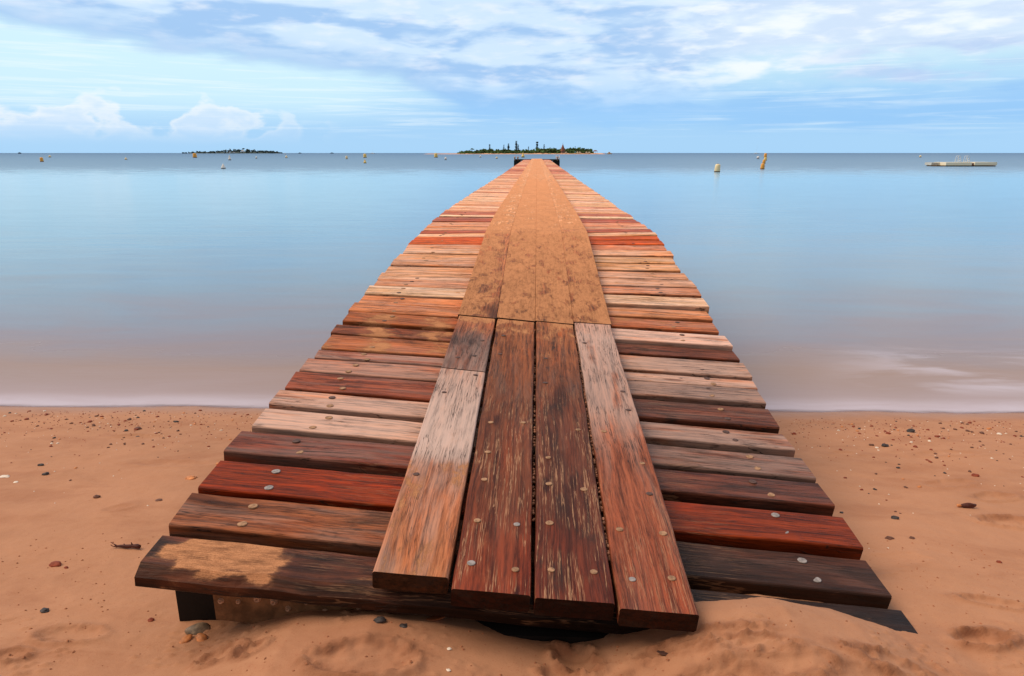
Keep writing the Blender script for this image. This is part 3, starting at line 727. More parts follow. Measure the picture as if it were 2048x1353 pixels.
# stringers
for sx in (-1, 1):
    ysn = list(np.arange(1.60, 8, .4)) + list(np.arange(8, 56, 2.0)) + [55.9]
    mb = MB(); xa, xb = (-.985, -.845) if sx < 0 else (.80, .94)
    vs = []; fs = []
    for y_ in ysn:
        zt = float(deck_z((xa+xb)/2, y_))-.060
        vs += [(xa, y_, zt-.25 if y_ < 1.9 else zt-.16), (xb, y_, zt-.25 if y_ < 1.9 else zt-.16), (xb, y_, zt), (xa, y_, zt)]
    for i in range(len(ysn)-1):
        for k in range(4): j = (k+1) % 4; fs.append((i*4+k, i*4+j, (i+1)*4+j, (i+1)*4+k))
    fs += [(3, 2, 1, 0), tuple((len(ysn)-1)*4+k for k in range(4))]
    mb.add(vs, fs); mb.build('stringer', beam_m, jetty)
# rotten cross bearer with barnacles behind the first board
mb = MB(); bvs = []; nsg = 16
for i in range(nsg+1):
    t = i/nsg; x = lp(-.842, -.335, t); zt = float(deck_z(x, 1.56))-.064; jz = (vn(np.array(t*9.0), np.array(2.0))-.5)*.02
    bvs += [(x, 1.53, zt-.12), (x, 1.62, zt-.12), (x, 1.62, zt-.002), (x, 1.53+float(jz)*.4, zt-.004-abs(float(jz)))]
bfs = []
for i in range(nsg):
    for k in range(4): j = (k+1) % 4; bfs.append((i*4+k, i*4+j, (i+1)*4+j, (i+1)*4+k))
bfs += [(3, 2, 1, 0), tuple(nsg*4+k for k in range(4))]
mb.add(bvs, bfs); bearer = mb.build('bearer', old_m, jetty)
mb = MB(); zt = float(deck_z(.1, 1.56))
mb.box((.12, 1.535, zt-.135), (.9, .09, .11)); mb.build('bearer', beam_m, jetty)  # black box added so the space under the walkway front reads dark
barn_m = simple('barnacle_shell', (.52, .30, .20), .8, .3, 60)
for i in range(9):
    x = -.82+i*.045+rb.uniform(-.01, .01); z = float(deck_z(x, 1.53))-.085-rb.uniform(0, .035); r = rb.uniform(.006, .012)
    m2 = MB(); vs = []; n = 10
    for rr, yy_ in ((r, 0), (r*.62, -.008), (r*.35, -.007), (.001, -.002)):
        for k in range(n): a = 2*math.pi*k/n; vs.append((x+rr*math.cos(a), 1.531+yy_, z+rr*math.sin(a)))
    fs = [(q*n+k, q*n+(k+1) % n, (q+1)*n+(k+1) % n, (q+1)*n+k) for q in range(3) for k in range(n)]
    m2.add(vs, fs); b = m2.build('barnacle', barn_m, None); b.parent = bearer
# piles
for y_ in np.arange(5.2, 56, 3.6):
    for sx, x in ((-1, -.72), (1, .68)):
        zt = float(deck_z(x, y_))-.1
        mb = MB(); mb.lathe([(.085, -2.5-zt), (.08, 0)], (x, y_, zt), 12); mb.build('pile', beam_m, jetty, smooth=False)
# sea end: wide head beam, fender piles, pegs and a ladder hoop
ye = 54.6; zd = float(deck_z(0, ye))
mb = MB(); mb.box((0, ye, zd-.02), (3.5, .22, .13)); mb.build('head_beam', beam_m, jetty)
for sx in (-1, 1):
    mb = MB(); mb.box((sx*1.50, ye-.25, zd-.26), (.52, .4, .42)); mb.build('fender_block', beam_m, jetty)
    mb = MB(); mb.box((sx*1.12, ye-.15, zd-.17), (.26, .2, .10), 0, .0); mb.build('brace', beam_m, jetty)
    for xo in (-.14, .14):
        mb = MB(); mb.lathe([(.12, -2.8-zd), (.11, -.45)], (sx*1.50+xo, ye-.22, zd), 10); mb.build('fender_pile', beam_m, jetty)
peg_m = simple('bare_post_wood', (.52, .30, .20), .7, .2, 10)
hoop_m = simple('pale_metal_hoop', (.72, .55, .50), .4, .1, 10, .5)
for x in (-1.70, -1.46, 1.60):
    mb = MB(); mb.lathe([(.05, -.1), (.05, .14), (.07, .17), (.065, .22), (.02, .24)], (x, ye-.25, zd), 10); mb.build('mooring_post', peg_m, jetty, smooth=True)
for x0 in (1.48, 1.72):
    mb = MB(); pts = [(x0, ye-.1-.25*(1-math.cos(a)), zd+.30*math.sin(a)) for a in np.linspace(0, math.pi, 9)]; mb.tube(pts, .025, 6); mb.build('ladder_rail', hoop_m, jetty, smooth=True)

# ------------------------------------------------------------------ islands
forest_m = simple('island_foliage', (.055, .105, .034), .8, .75, .10, .15)
forest_far = simple('far_foliage', (.030, .055, .060), .8, .5, .05, .15)
trunk_m = simple('pine_trunk', (.05, .035, .03), .8)
isl_sand = simple('island_sand', (.80, .46, .28), .9, .12, .05)
PX = lambda d: d/F      # metres per photo pixel at distance d
DI = 1100.0
def XI(u, d=DI): return float(at_y(u, 307, d)[0])
def ridge(name, us, hs, d, depth, m, label):
    """low land: a long mound with its top line given in photo pixels above the water"""
    mb = MB(); n = len(us); vs = []; fs = []; rows = 6
    for i, (u, h) in enumerate(zip(us, hs)):
        for r in range(rows+1):
            a = math.pi*r/rows; vs.append((XI(u, d), d-math.cos(a)*depth/2*max(.15, min(1, h/1.5+.1)), -.5+(h*PX(d)+.5)*math.sin(a)))
    for i in range(n-1):
        for r in range(rows): a = i*(rows+1)+r; fs.append((a, a+rows+1, a+rows+2, a+1))
    mb.add(vs, fs); o = mb.build(name, m, None, smooth=True); tag(o, label, 'island', None, 'structure'); return o
us = np.linspace(846, 1212, 90)
hs = np.interp(us, [846, 856, 900, 925, 1000, 1100, 1190, 1205, 1212], [.0, .9, 1.1, 1.4, 2.0, 2.2, 2.2, 1.6, 0])
ridge('island_beach', us, hs, DI, 60, isl_sand, 'low sandy beach and spit of the near island')
def leafmass(name, outline, d, depth, m, seed, csize, n, label, cat):
    rr = random.Random(seed); mb = MB(); u0, u1 = outline[0][0], outline[-1][0]
    for i in range(n):
        u = rr.uniform(u0, u1); top = np.interp(u, [a for a, b in outline], [b for a, b in outline])*PX(d)*1.18
        y_ = d + rr.uniform(-.5, .5)*depth
        dd = 1-abs(y_-d)/(depth*.5)*.45
        r = csize*rr.uniform(.6, 1.25)*PX(d); z = max(r*.4, top*dd*(1-rr.random()**1.6*.75) - r*.75)
        mb.blob((XI(u, d), y_, z), r, 1, .45, 1.7, rr.randrange(999), (1.15, 1.1, .85))
        for q in range(3):   # ragged leaf tufts standing off the clump
            a = rr.uniform(0, 6.28); rr2 = r*rr.uniform(.25, .42)
            mb.blob((XI(u, d)+math.cos(a)*r*1.05, y_-r*.3, z+rr.uniform(.1, .9)*r), rr2, 1, .5, 2, rr.randrange(999))
    o = mb.build(name, m, None); tag(o, label, cat, None, 'stuff'); return o
leafmass('island_woodland', [(917, 2.2), (923, 5), (935, 6.5), (944, 4.8), (950, 6), (960, 7.2), (968, 9), (974, 7), (984, 9), (1010, 8.2), (1024, 7.2), (1040, 8), (1060, 8), (1075, 9.5), (1100, 10), (1115, 10), (1122, 12), (1130, 9), (1150, 11), (1170, 10), (1180, 8.5), (1184, 5)], DI, 44, forest_m, 5, 2.5, 720,
         'dense dark green woodland covering the near island', 'woodland')
# small wind-bent trees and column pines standing clear of the wood
def pine(u, top_px, base_px, half, lean, seed, label):
    rr = random.Random(seed); d = DI+rr.uniform(-8, 8); k = PX(d); x = XI(u, d); h = top_px*k
    root = empty('column_pine', (x, d, 0)); tag(root, label, 'pine tree', 'tall column pines on the near island')
    mb = MB(); mb.tube([(0, 0, 0), (lean*h*.5, 0, h*.5), (lean*h, 0, h*.97)], [.45, .32, .12], 7); mb.build('trunk', trunk_m, root).matrix_parent_inverse = Matrix()
    mb = MB(); z = base_px*k; n = 0
    while z < h:
        f = (z-base_px*k)/(h-base_px*k); r = half*k*(1.15-.4*f)*rr.uniform(.75, 1.2)*(1.1 if f > .86 else 1)
        for q in range(6):
            a = q*1.047+rr.uniform(-.3, .3); mb.blob((lean*z+math.cos(a)*r*.6, math.sin(a)*r*.6, z+rr.uniform(-.2, .2)), r*.55, 1, .4, 2, rr.randrange(99), (1.1, 1.1, .5))
        z += rr.uniform(.75, 1.15); n += 1
    o = mb.build('crown', forest_far, root); o.matrix_parent_inverse = Matrix()
    return root
for args in [(979.5, 18.5, 9, 1.5, .0, 1, 'slim column pine standing alone left of all the other pines on the near island'),
             (1007, 17.5, 8, 1.3, .05, 2, 'thin leaning column pine left of a taller one on the near island'),
             (1016.5, 20.5, 8, 1.9, .03, 3, 'tall column pine just right of a thin leaning one on the near island'),
             (1032.5, 24.5, 8, 1.9, .0, 4, 'tallest column pine, in the middle of the near island'),
             (1036.5, 18, 8, 1.5, -.02, 5, 'shorter pine touching the tallest pine on its right'),
             (1073.5, 23, 9, 2.2, .03, 6, 'broad tall column pine right of the jetty line on the near island'),
             (1088, 19, 10, 1.3, .0, 7, 'thin pine between the broad pine and the red cone roof on the near island'),
             (1057, 14, 7, 1.1, .0, 8, 'small thin pine poking just above the wood beside the broad pine'),
             (1148, 15, 8, 1.0, .15, 9, 'small leaning tree tip above the wood right of the red cone roof')]:
    pine(*args)
rr = random.Random(4)
bt = empty('wind_bent_tree', (XI(948.5), DI-26, 0)); tag(bt, 'small flat-topped tree rising above the left end of the near island wood', 'tree')
mb = MB(); mb.tube([(0, 0, 0), (-.6, 0, 5), (-1.5, 0, 7.6)], [.4, .3, .2], 6); mb.build('trunk', trunk_m, bt).matrix_parent_inverse = Matrix()
mb = MB()
for q in range(14): mb.blob((-3+q*.38, rr.uniform(-1, 1), 8.0+rr.uniform(-.7, .5)-abs(q-5)*.09), rr.uniform(.6, 1.0), 1, .4, 2, q, (1.3, 1, .5))
mb.build('crown', forest_m, bt).matrix_parent_inverse = Matrix()
# cone-roofed hut
hut_m = simple('red_thatch', (.30, .095, .055), .85, .35, .6); wallm = simple('hut_wall', (.45, .22, .14), .8)
hy = DI-34; hx = XI(1125.5, hy)
hut = empty('cone_roof_hut', (hx, hy, 0)); tag(hut, 'tall rust-red cone-roofed hut above the beach of the near island', 'hut')
mb = MB(); mb.lathe([(2.7, 0), (2.7, 4.2)], (0, 0, 1.0), 16); mb.build('wall', wallm, hut).matrix_parent_inverse = Matrix()
mb = MB(); mb.lathe([(3.7, 4.4), (3.3, 5.6), (2.3, 8.6), (1.5, 11.2), (.7, 13.2), (.28, 14.2)], (0, 0, 0), 18); ro = mb.build('roof', hut_m, hut); ro.matrix_parent_inverse = Matrix()
mb = MB(); mb.lathe([(.2, 14.2), (.35, 14.8), (.12, 15.4), (.06, 17)], (0, 0, 0), 8); fo = mb.build('roof_finial', hut_m, ro); fo.matrix_parent_inverse = Matrix()
# pale beach shelters
tent_m = simple('pale_canvas', (.86, .66, .50), .8, .08); pole_m = simple('shelter_pole', (.4, .3, .22), .7)
SH = [(1127, 2.6, 'pale beach shelter at the foot of the red cone-roofed hut, left one of two'), (1132, 2.6, 'pale beach shelter at the foot of the red cone-roofed hut, right one of two'),
      (1155, 2.2, 'leftmost pale shelter of the row under the right end of the wood'), (1160, 2.6, 'second pale shelter of the row under the right end of the wood'),
      (1173, 2.6, 'pale shelter two from the end of the wood on the island beach'), (1178.5, 2.4, 'last pale shelter before the red-roofed pavilion on the island beach')]
for u, h, lb in SH:
    d = DI-30; x = XI(u, d); t = empty('beach_shelter', (x, d, 1.2)); tag(t, lb, 'shelter', 'pale shelters along the near island beach')
    mb = MB(); mb.lathe([(1.9, 1.5), (1.9, 1.7), (1.2, 2.1), (.1, 2.7)], (0, 0, -.4), 8); mb.build('canopy', tent_m, t).matrix_parent_inverse = Matrix()
    for sx in (-1, 1):
        mb = MB(); mb.tube([(sx*1.3, 0, -.6), (sx*1.3, 0, 1.3)], .12, 6); mb.build('pole', pole_m, t).matrix_parent_inverse = Matrix()
d = DI-25; t = empty('pavilion', (XI(1190.5, d), d, 1.2)); tag(t, 'small open pavilion with a dark red roof on the bare spit beyond the wood', 'pavilion')
mb = MB(); mb.add([(-3.4, -2, 3.0), (3.4, -2, 3.0), (3.4, 2, 3.0), (-3.4, 2, 3.0), (-1.6, 0, 4.6), (1.6, 0, 4.6)], [(3, 2, 1, 0), (0, 1, 5, 4), (1, 2, 5), (2, 3, 4, 5), (3, 0, 4)]); mb.build('roof', simple('dark_red_roof', (.22, .06, .06), .7), t).matrix_parent_inverse = Matrix()
for sx in (-2.6, 0, 2.6):
    mb = MB(); mb.tube([(sx, -1.6, -1), (sx, -1.6, 3)], .2, 6); mb.build('post', pole_m, t).matrix_parent_inverse = Matrix()
# pale orange moored barge right of the spit
barge_m = simple('pale_orange_hull', (.80, .50, .27), .6, .1)
def boat(u, d, ln, hh, label, m, cabin=None, name='moored_boat', cat='boat', mast=0, group=None):
    x = XI(u, d); t = empty(name, (x, d, 0)); tag(t, label, cat, group)
    mb = MB(); pr = [(-.5, -.10), (-.42, -.16), (.2, -.17), (.42, -.10), (.5, 0), (.42, .10), (.2, .17), (-.42, .16), (-.5, .10)]
    vs = [(a*ln*.9, b*ln*.8, -.3) for a, b in pr]+[(a*ln, b*ln, hh*(1+.25*max(0, a))) for a, b in pr]; n = len(pr)
    mb.add(vs, [(i, (i+1) % n, n+(i+1) % n, n+i) for i in range(n)]+[tuple(range(n-1, -1, -1)), tuple(n+i for i in range(n))]); mb.build('hull', m, t).matrix_parent_inverse = Matrix()
    if cabin:
        mb = MB(); mb.box((-ln*.05, 0, hh*1.02+cabin/2), (ln*.42, ln*.2, cabin), 0, .12); mb.build('cabin', m, t).matrix_parent_inverse = Matrix()
    if mast:
        mb = MB(); mb.tube([(ln*.05, 0, hh), (ln*.05, 0, mast)], [.10, .05], 6); mb.build('mast', mastm, t).matrix_parent_inverse = Matrix()
        mb = MB(); mb.tube([(ln*.05, 0, hh+1.2), (-ln*.35, 0, hh+1.1)], .14, 6); mb.build('boom', mastm, t).matrix_parent_inverse = Matrix()
    return t
mastm = simple('pale_mast', (.85, .86, .88), .4); whitem = simple('white_hull', (.82, .82, .82), .4, .05); greym = simple('dark_hull', (.10, .13, .18), .6)
boat(1219, 1000, 7, 1.5, 'pale orange barge with a boxy cabin moored right of the near island spit', barge_m, 1.6, 'moored_barge', 'barge')
boat(570, 900, 2.6, .7, 'tiny white boat just off the right tip of the far island', whitem, .9)
boat(745.5, 1500, 11, 1.1, 'faint sailing boat with a tall bare mast on the horizon left of the near island', whitem, .6, 'sailing_boat', 'sailing boat', 13.5, 'sailing boats on the horizon')
boat(1512.5, 1500, 11, 1.1, 'faint sailing boat with a tall bare mast on the horizon behind the orange buoy line', whitem, .6, 'sailing_boat', 'sailing boat', 19, 'sailing boats on the horizon')
boat(39.5, 1800, 9, 2.2, 'small dark vessel on the horizon near the left end of the view', greym, 1.2, 'distant_vessel', 'boat')
boat(600, 2600, 12, 2.0, 'tiny grey vessel on the horizon, first right of the far island', greym, 1.5, 'distant_vessel', 'boat')
boat(664, 2600, 14, 2.0, 'tiny grey vessel on the horizon between the far island and the near one', greym, 1.5, 'distant_vessel', 'boat')
# the far island
DF = 2600.0
us = np.linspace(377, 560, 60); hs = np.interp(us, [377, 384, 400, 430, 460, 490, 520, 545, 560], [.2, 1.0, 1.8, 2.2, 3.0, 3.4, 2.6, 1.8, .3])
ridge('far_island_land', us, hs, DF, 120, simple('far_land', (.05, .08, .08), .9), 'low dark land of the far island')
leafmass('far_island_woodland', [(379, 2.2), (390, 4.2), (405, 3.6), (425, 4.0), (440, 5.2), (455, 7.2), (462, 8.2), (475, 7.0), (485, 9.0), (496, 7.2), (505, 7.0), (520, 5.6), (540, 4.4), (546, 5.2), (558, 2.8)], DF, 110, forest_far, 8, 1.5, 420, 'dark blue-green woodland covering the far island', 'woodland')
bm_ = simple('white_building', (.80, .82, .84), .7, .05); rm_ = simple('grey_roof', (.35, .36, .40), .7)
def house(u, d, z, wd, hh, label, tower=0):
    x = XI(u, d); t = empty('white_house', (x, d, z)); tag(t, label, 'house')
    mb = MB(); mb.box((0, 0, hh/2), (wd, wd*.6, hh)); mb.build('wall', bm_, t).matrix_parent_inverse = Matrix()
    a, b = wd*.54, wd*.36
    mb = MB(); mb.add([(-a, -b, hh+.02), (a, -b, hh+.02), (a, b, hh+.02), (-a, b, hh+.02), (-a*.6, 0, hh*1.5), (a*.6, 0, hh*1.5)], [(3, 2, 1, 0), (0, 1, 5, 4), (1, 2, 5), (2, 3, 4, 5), (3, 0, 4)]); mb.build('roof', bm_ if tower else rm_, t).matrix_parent_inverse = Matrix()
    if tower:
        for sx in (-1, 1):
            mb = MB(); mb.box((sx*wd*.62, 0, hh*.8), (wd*.28, wd*.28, hh*1.6)); mb.build('wing', bm_, t).matrix_parent_inverse = Matrix()
house(486, DF-75, 5.5, 8, 3.5, 'white winged building on the crest of the far island', 1)
house(459.5, DF-75, 2.5, 4.5, 2.6, 'small white house on the far island left of the winged building')
house(468, DF-75, 3.0, 8, 1.4, 'long low white building among the trees of the far island')

# ------------------------------------------------------------------ buoys
orange = simple('orange_buoy_paint', (.90, .42, .07), .45, .12, 3); yellow = simple('yellow_buoy_paint', (.92, .64, .20), .45, .12, 3)
pale = simple('faded_yellow_paint', (.93, .74, .44), .5, .12, 3); white = simple('white_buoy_paint', (.84, .82, .80), .45, .06, 3); dkm = simple('weedy_waterline', (.10, .055, .025), .8)
def buoy(u, vb, vt, wpx, shape, m, label, tilt=0.0):
    P_ = at_z(u, vb, 0.0); d = P_[1]; D_ = float(np.linalg.norm(P_-CAM)); dep_ = float((P_-CAM)@FW); h = (vb-vt)*dep_/F; r = wpx*dep_*dep_/D_/F/2
    t = empty('marker_buoy', (P_[0], d, 0)); tag(t, label, 'buoy', 'buoys moored off the beach')
    T_ = (tilt, 0)
    mb = MB()
    if shape == 'can': pr = [(r*.98, h*.1), (r, h*.16), (r*.86, h*.86), (r*.74, h*.95), (r*.3, h), (.01, h)]
    elif shape == 'ball': pr = [(r*math.cos(a), h*.5+h*.5*math.sin(a)) for a in np.linspace(-1.1, 1.5, 10)]
    elif shape == 'cone': pr = [(r, h*.12), (r*.96, h*.25), (r*.55, h*.6), (r*.18, h*.92), (.01, h)]
    else: pr = [(r, h*.1), (r*1.02, h*.34), (r*.78, h*.46), (r*.55, h*.55), (r*.50, h*.88), (r*.3, h), (.01, h)]     # shouldered
    mb.lathe(pr, (0, 0, 0), 16, T_); mb.build('float_body', m, t, smooth=True).matrix_parent_inverse = Matrix()
    mb = MB(); mb.lathe([(r*.9, -.2), (r*1.03, 0), (r*1.03, h*.09), (r*.9, h*.11)], (0, 0, 0), 16, T_); mb.build('waterline_band', dkm, t, smooth=True).matrix_parent_inverse = Matrix()
    if shape in ('can', 'shoulder'):
        mb = MB(); pts = [(r*.22*math.cos(a)+tilt*h, 0, h*.97+r*.22*math.sin(a)) for a in np.linspace(0, math.pi, 7)]; mb.tube(pts, r*.06, 6); mb.build('lifting_eye', dkm, t).matrix_parent_inverse = Matrix()
for b in [(84, 324, 315.5, 8, 'can', orange, 'orange can buoy with a dark base, nearest the left edge of the view'),
          (100, 315.3, 311.5, 6, 'ball', pale, 'tiny pale buoy above and right of the leftmost orange one'),
          (252, 320, 315, 6, 'cone', pale, 'small pale orange buoy alone between the left edge and the far island'),
          (390, 316, 307.5, 9, 'can', orange, 'bright orange can buoy in front of the left tip of the far island'),
          (447, 338, 328, 10, 'cone', white, 'white conical buoy, the largest white one, below the far island'),
          (459.7, 321, 312, 6, 'shoulder', white, 'small upright cream buoy just above the white conical one'),
          (513, 318, 313.5, 4, 'ball', white, 'tiny whitish buoy under the right half of the far island'),
          (573, 316.3, 311, 5, 'cone', pale, 'tiny pinkish buoy off the right tip of the far island'),
          (693.5, 318.5, 312.5, 5, 'can', pale, 'small pale orange buoy left of the pair of yellow ones'),
          (730, 316, 308.3, 7, 'can', yellow, 'yellow can buoy, the farther of two in line left of the near island'),
          (730, 327, 320, 6, 'shoulder', yellow, 'smaller yellow buoy, the nearer of two in line left of the near island'),
          (872, 315.5, 307, 7.5, 'can', yellow, 'golden can buoy off the left spit of the near island'),
          (891.5, 320.5, 315, 5, 'ball', white, 'white ball buoy right of and nearer than the golden can'),
          (961, 315.3, 311.8, 4, 'ball', white, 'tiny white ball buoy below the left part of the island wood'),
          (993.5, 318, 314.3, 4.5, 'ball', pale, 'tiny cream ball buoy just left of the jetty head'),
          (1046, 315.5, 306.5, 6.5, 'shoulder', yellow, 'yellow shouldered buoy directly behind the jetty head'),
          (1434, 344.5, 329, 12.5, 'can', pale, 'large faded yellow can buoy, the nearest buoy of all'),
          (1524.5, 338.8, 327.5, 9, 'can', orange, 'nearest and lowest orange buoy of the line right of the jetty'),
          (1527.5, 327.5, 320, 7, 'can', orange, 'second orange buoy counting outward in the line right of the jetty'),
          (1530.5, 321.7, 315.3, 6.5, 'can', yellow, 'third buoy counting outward in the orange line right of the jetty'),
          (1530.5, 315.6, 307.2, 6.5, 'can', orange, 'farthest orange buoy of the line right of the jetty, touching the horizon'),
          (1516, 318.3, 313, 6, 'ball', white, 'cream ball buoy just left of the orange buoy line'),
          (1840.5, 315.3, 311.3, 5, 'ball', pale, 'tiny pinkish ball buoy left of the swimming pontoon')]:
    buoy(*b, tilt=(.05 if b[0] in (1434, 1524.5, 1527.5) else 0.0))

# ------------------------------------------------------------------ swimming pontoon
pf = at_z(1925, 333.0, 0.0); pd = pf[1]; kk = PX(np.linalg.norm(pf-CAM))
pont = empty('swimming_pontoon', (pf[0], pd, 0)); tag(pont, 'cream swimming pontoon with two metal ladders floating at the right', 'pontoon')
cream = simple('cream_pontoon_board', (.97, .90, .70), .6, .03, 2); red_b = simple('dark_gap_fill', (.20, .10, .08), .7); steel = simple('galvanised_ladder', (.75, .78, .82), .3, .1, 5, .5, .4)
def px2(u): return float(at_y(u, 333.0, pd)[0]-pf[0])
def pbox(name, u0, u1, y0, y1, z0, z1, m, sk=0.0):
    mb = MB(); x0, x1 = px2(u0), px2(u1)
    mb.add([(x0, y0, z0), (x1, y0+sk, z0), (x1, y1+sk, z0), (x0, y1, z0), (x0, y0, z1), (x1, y0+sk, z1), (x1, y1+sk, z1), (x0, y1, z1)], [(3, 2, 1, 0), (4, 5, 6, 7), (0, 1, 5, 4), (1, 2, 6, 5), (2, 3, 7, 6), (3, 0, 4, 7)])
    o = mb.build(name, m, pont); o.matrix_parent_inverse = Matrix(); return o
pbox('deck_module', 1879, 1930, -1.4, 1.4, .13, .52, cream)
pbox('deck_module', 1936, 1983, -1.4, 1.4, .15, .54, cream, .35)
pbox('end_face', 1862, 1878.8, .0, 1.6, .14, .48, simple('grey_pontoon_board', (.60, .60, .55), .6))  # greyer box standing for the pontoon's left end face
pbox('gap_block', 1930.2, 1935.8, -1.2, 1.2, .10, .42, red_b)  # dark block filling the gap between the two modules
for u0, u1 in ((1863, 1929), (1937, 1979)): pbox('float_drum', u0, u1, -1.25, 1.25, -.3, .13, dkm)
for uu in (1905, 1922):
    for s_ in (-1, 1):
        x = px2(uu); mb = MB(); pts = [(x-.22, s_*.22-1.0, .5)]+[(x-.02+.22*math.cos(a)*.8, s_*.22-1.0, 1.15+.2*math.sin(a)) for a in np.linspace(math.pi, 0, 7)]+[(x+.3, s_*.22-1.0, .5)]
        mb.tube(pts, .032, 6); rl = mb.build('ladder_rail', steel, pont, smooth=True); rl.matrix_parent_inverse = Matrix()
        if s_ > 0:
            for z in (.75, 1.0): mb = MB(); mb.tube([(x+.24, -1.22, z), (x+.24, -.78, z)], .025, 6); ru = mb.build('rung', steel, rl); ru.matrix_parent_inverse = Matrix()

# ------------------------------------------------------------------ beach stones, shells, twig
dark_st = simple('dark_stone', (.045, .035, .036), .6, .4, 30, .35, 0, .004); red_st = simple('red_stone', (.26, .055, .028), .7, .4, 30, .3, 0, .003)
brown_st = simple('brown_stone', (.15, .065, .045), .7, .4, 30, .3, 0, .003); shell_m = simple('shell_white', (.78, .66, .56), .5, .15, 40); orange_sh = simple('orange_shell', (.60, .22, .075), .6, .35, 40)
def stone(u, v, wpx, m, label, name='stone', cat='stone', sq=.55, seed=1, asp=.75, group=None, sub=3):
    x, y_, z = on_sand(u, v); k = PX(math.hypot(y_, CAM[2]-z)); r = wpx*k/2
    mb = MB(); mb.blob((0, 0, 0), r, sub, .22, 1.3, seed, (1, asp, sq))
    o = mb.build(name, m, None, smooth=True); o.location = (x, y_, z+r*sq*.35); o.rotation_euler.z = (seed*1.3) % .9-.45
    tag(o, label, cat, group); return o
stone(82, 931, 11, dark_st, 'dark grey stone on the left sand, the farther of a close pair', seed=3)
stone(92, 949.5, 13, dark_st, 'flat dark stone on the left sand, the nearer of a close pair', seed=4)
stone(193, 995, 13, brown_st, 'lone dark brown stone halfway between the left edge and the jetty', seed=5)
stone(111, 1131, 22, red_st, 'red-brown stone on the bare sand at lower left', seed=6, sq=.5)
stone(133, 1136.5, 9, red_st, 'tiny red stone chip right beside the larger red stone at lower left', seed=7)
stone(276, 857.5, 13, brown_st, 'rounded brown stone just below the scatter line at left', seed=8)
stone(89, 1222, 17, dark_st, 'flat black stone low on the left sand', seed=9, sq=.35)
stone(318, 1001, 13, brown_st, 'flat grey-brown stone left of the red cross board', seed=10, sq=.35)
stone(302, 1241, 12, red_st, 'small red stone left of the black jetty timber', seed=11)
stone(382, 957, 22, orange_sh, 'orange shell fragment on the sand left of the jetty', 'shell_fragment', 'shell', .3, 12)
stone(9, 954, 18, shell_m, 'white shell fragment at the left edge of the beach', 'shell_fragment', 'shell', .25, 13)
stone(32, 965, 10, shell_m, 'small white shell chip near the left edge of the beach', 'shell_fragment', 'shell', .25, 14)
stone(760, 1243, 22, dark_st, 'grey-black pebble on the sand under the front of the jetty', seed=15)
stone(808, 1253, 16, dark_st, 'small black pebble right of the grey one under the jetty front', seed=16, sq=.4)
stone(1770, 892.5, 14, dark_st, 'dark stone on the right sand below the debris line', seed=17)
stone(1790, 1037, 14, dark_st, 'black lump on the sand right of the red cross board', seed=18)
stone(1779, 1078, 15, brown_st, 'brown oval pebble on the right sand, left one of a pair', seed=19, sq=.4)
stone(1824, 1077, 10, brown_st, 'brown pebble on the right sand, right one of a pair', seed=20)
stone(1951, 952, 13, red_st, 'red stone near the right edge of the beach', seed=21)
stone(1822, 863, 16, dark_st, 'black stone in the debris line at the right waterline', seed=22)
stone(1998, 1125, 9, red_st, 'small red pebble at the right edge beside faint prints', seed=23)
stone(1683, 1026, 7, dark_st, 'tiny dark pebble beside the right board ends', seed=24)
stone(1588, 868, 9, red_st, 'red pebble by the board ends at the right waterline', seed=25)
stone(898, 1298, 9, shell_m, 'white shell chip on the sand below the left walkway boards', 'shell_fragment', 'shell', .3, 26)
stone(897, 1341, 9, shell_m, 'white shell chip at the bottom edge of the view', 'shell_fragment', 'shell', .3, 27)
# dark driftwood knot with an orange tip
x, y_, z = on_sand(1936, 1015); k = PX(1.9)*1.2
dw_ = empty('driftwood_piece', (x, y_, z)); tag(dw_, 'short dark driftwood piece with an orange tip on the right sand', 'driftwood')
mb = MB(); mb.blob((0, 0, .010), .030, 3, .18, 1.5, 31, (1, .36, .38)); mb.build('wood_body', simple('dark_driftwood', (.10, .03, .022), .6, .4, 40, .3, 0, .003), dw_, smooth=True).matrix_parent_inverse = Matrix()
mb = MB(); mb.blob((-.034, .002, .008), .010, 2, .2, 1.5, 32, (1.2, .7, .6)); mb.build('orange_tip', orange_sh, dw_, smooth=True).matrix_parent_inverse = Matrix()
# twig
x, y_, z = on_sand(252, 1097); tw = empty('twig', (x, y_, z)); tag(tw, 'knobbly dark red twig with a forked tip beside the first board', 'twig')
twm = simple('twig_bark', (.085, .024, .018), .7, .4, 60, .3, 0, .003)
mb = MB(); mb.tube([(.052, -.004, .009), (.04, 0, .010), (.022, .002, .008), (.006, -.002, .009), (-.016, .001, .008), (-.032, .0, .008)], [.0072, .0078, .0062, .0066, .005, .0035], 8)
mb.build('stem', twm, tw, smooth=True).matrix_parent_inverse = Matrix()
for pts in ([(-.030, 0, .008), (-.045, .004, .014), (-.058, .010, .017)], [(-.030, 0, .008), (-.042, -.004, .009), (-.052, -.001, .013)], [(.024, .002, .010), (.020, .003, .022)], [(-.004, 0, .010), (-.006, .002, .017)]):
    mb = MB(); mb.tube(pts, [.0032]+[.0014]*(len(pts)-1), 6); mb.build('side_shoot', twm, tw, smooth=True).matrix_parent_inverse = Matrix()
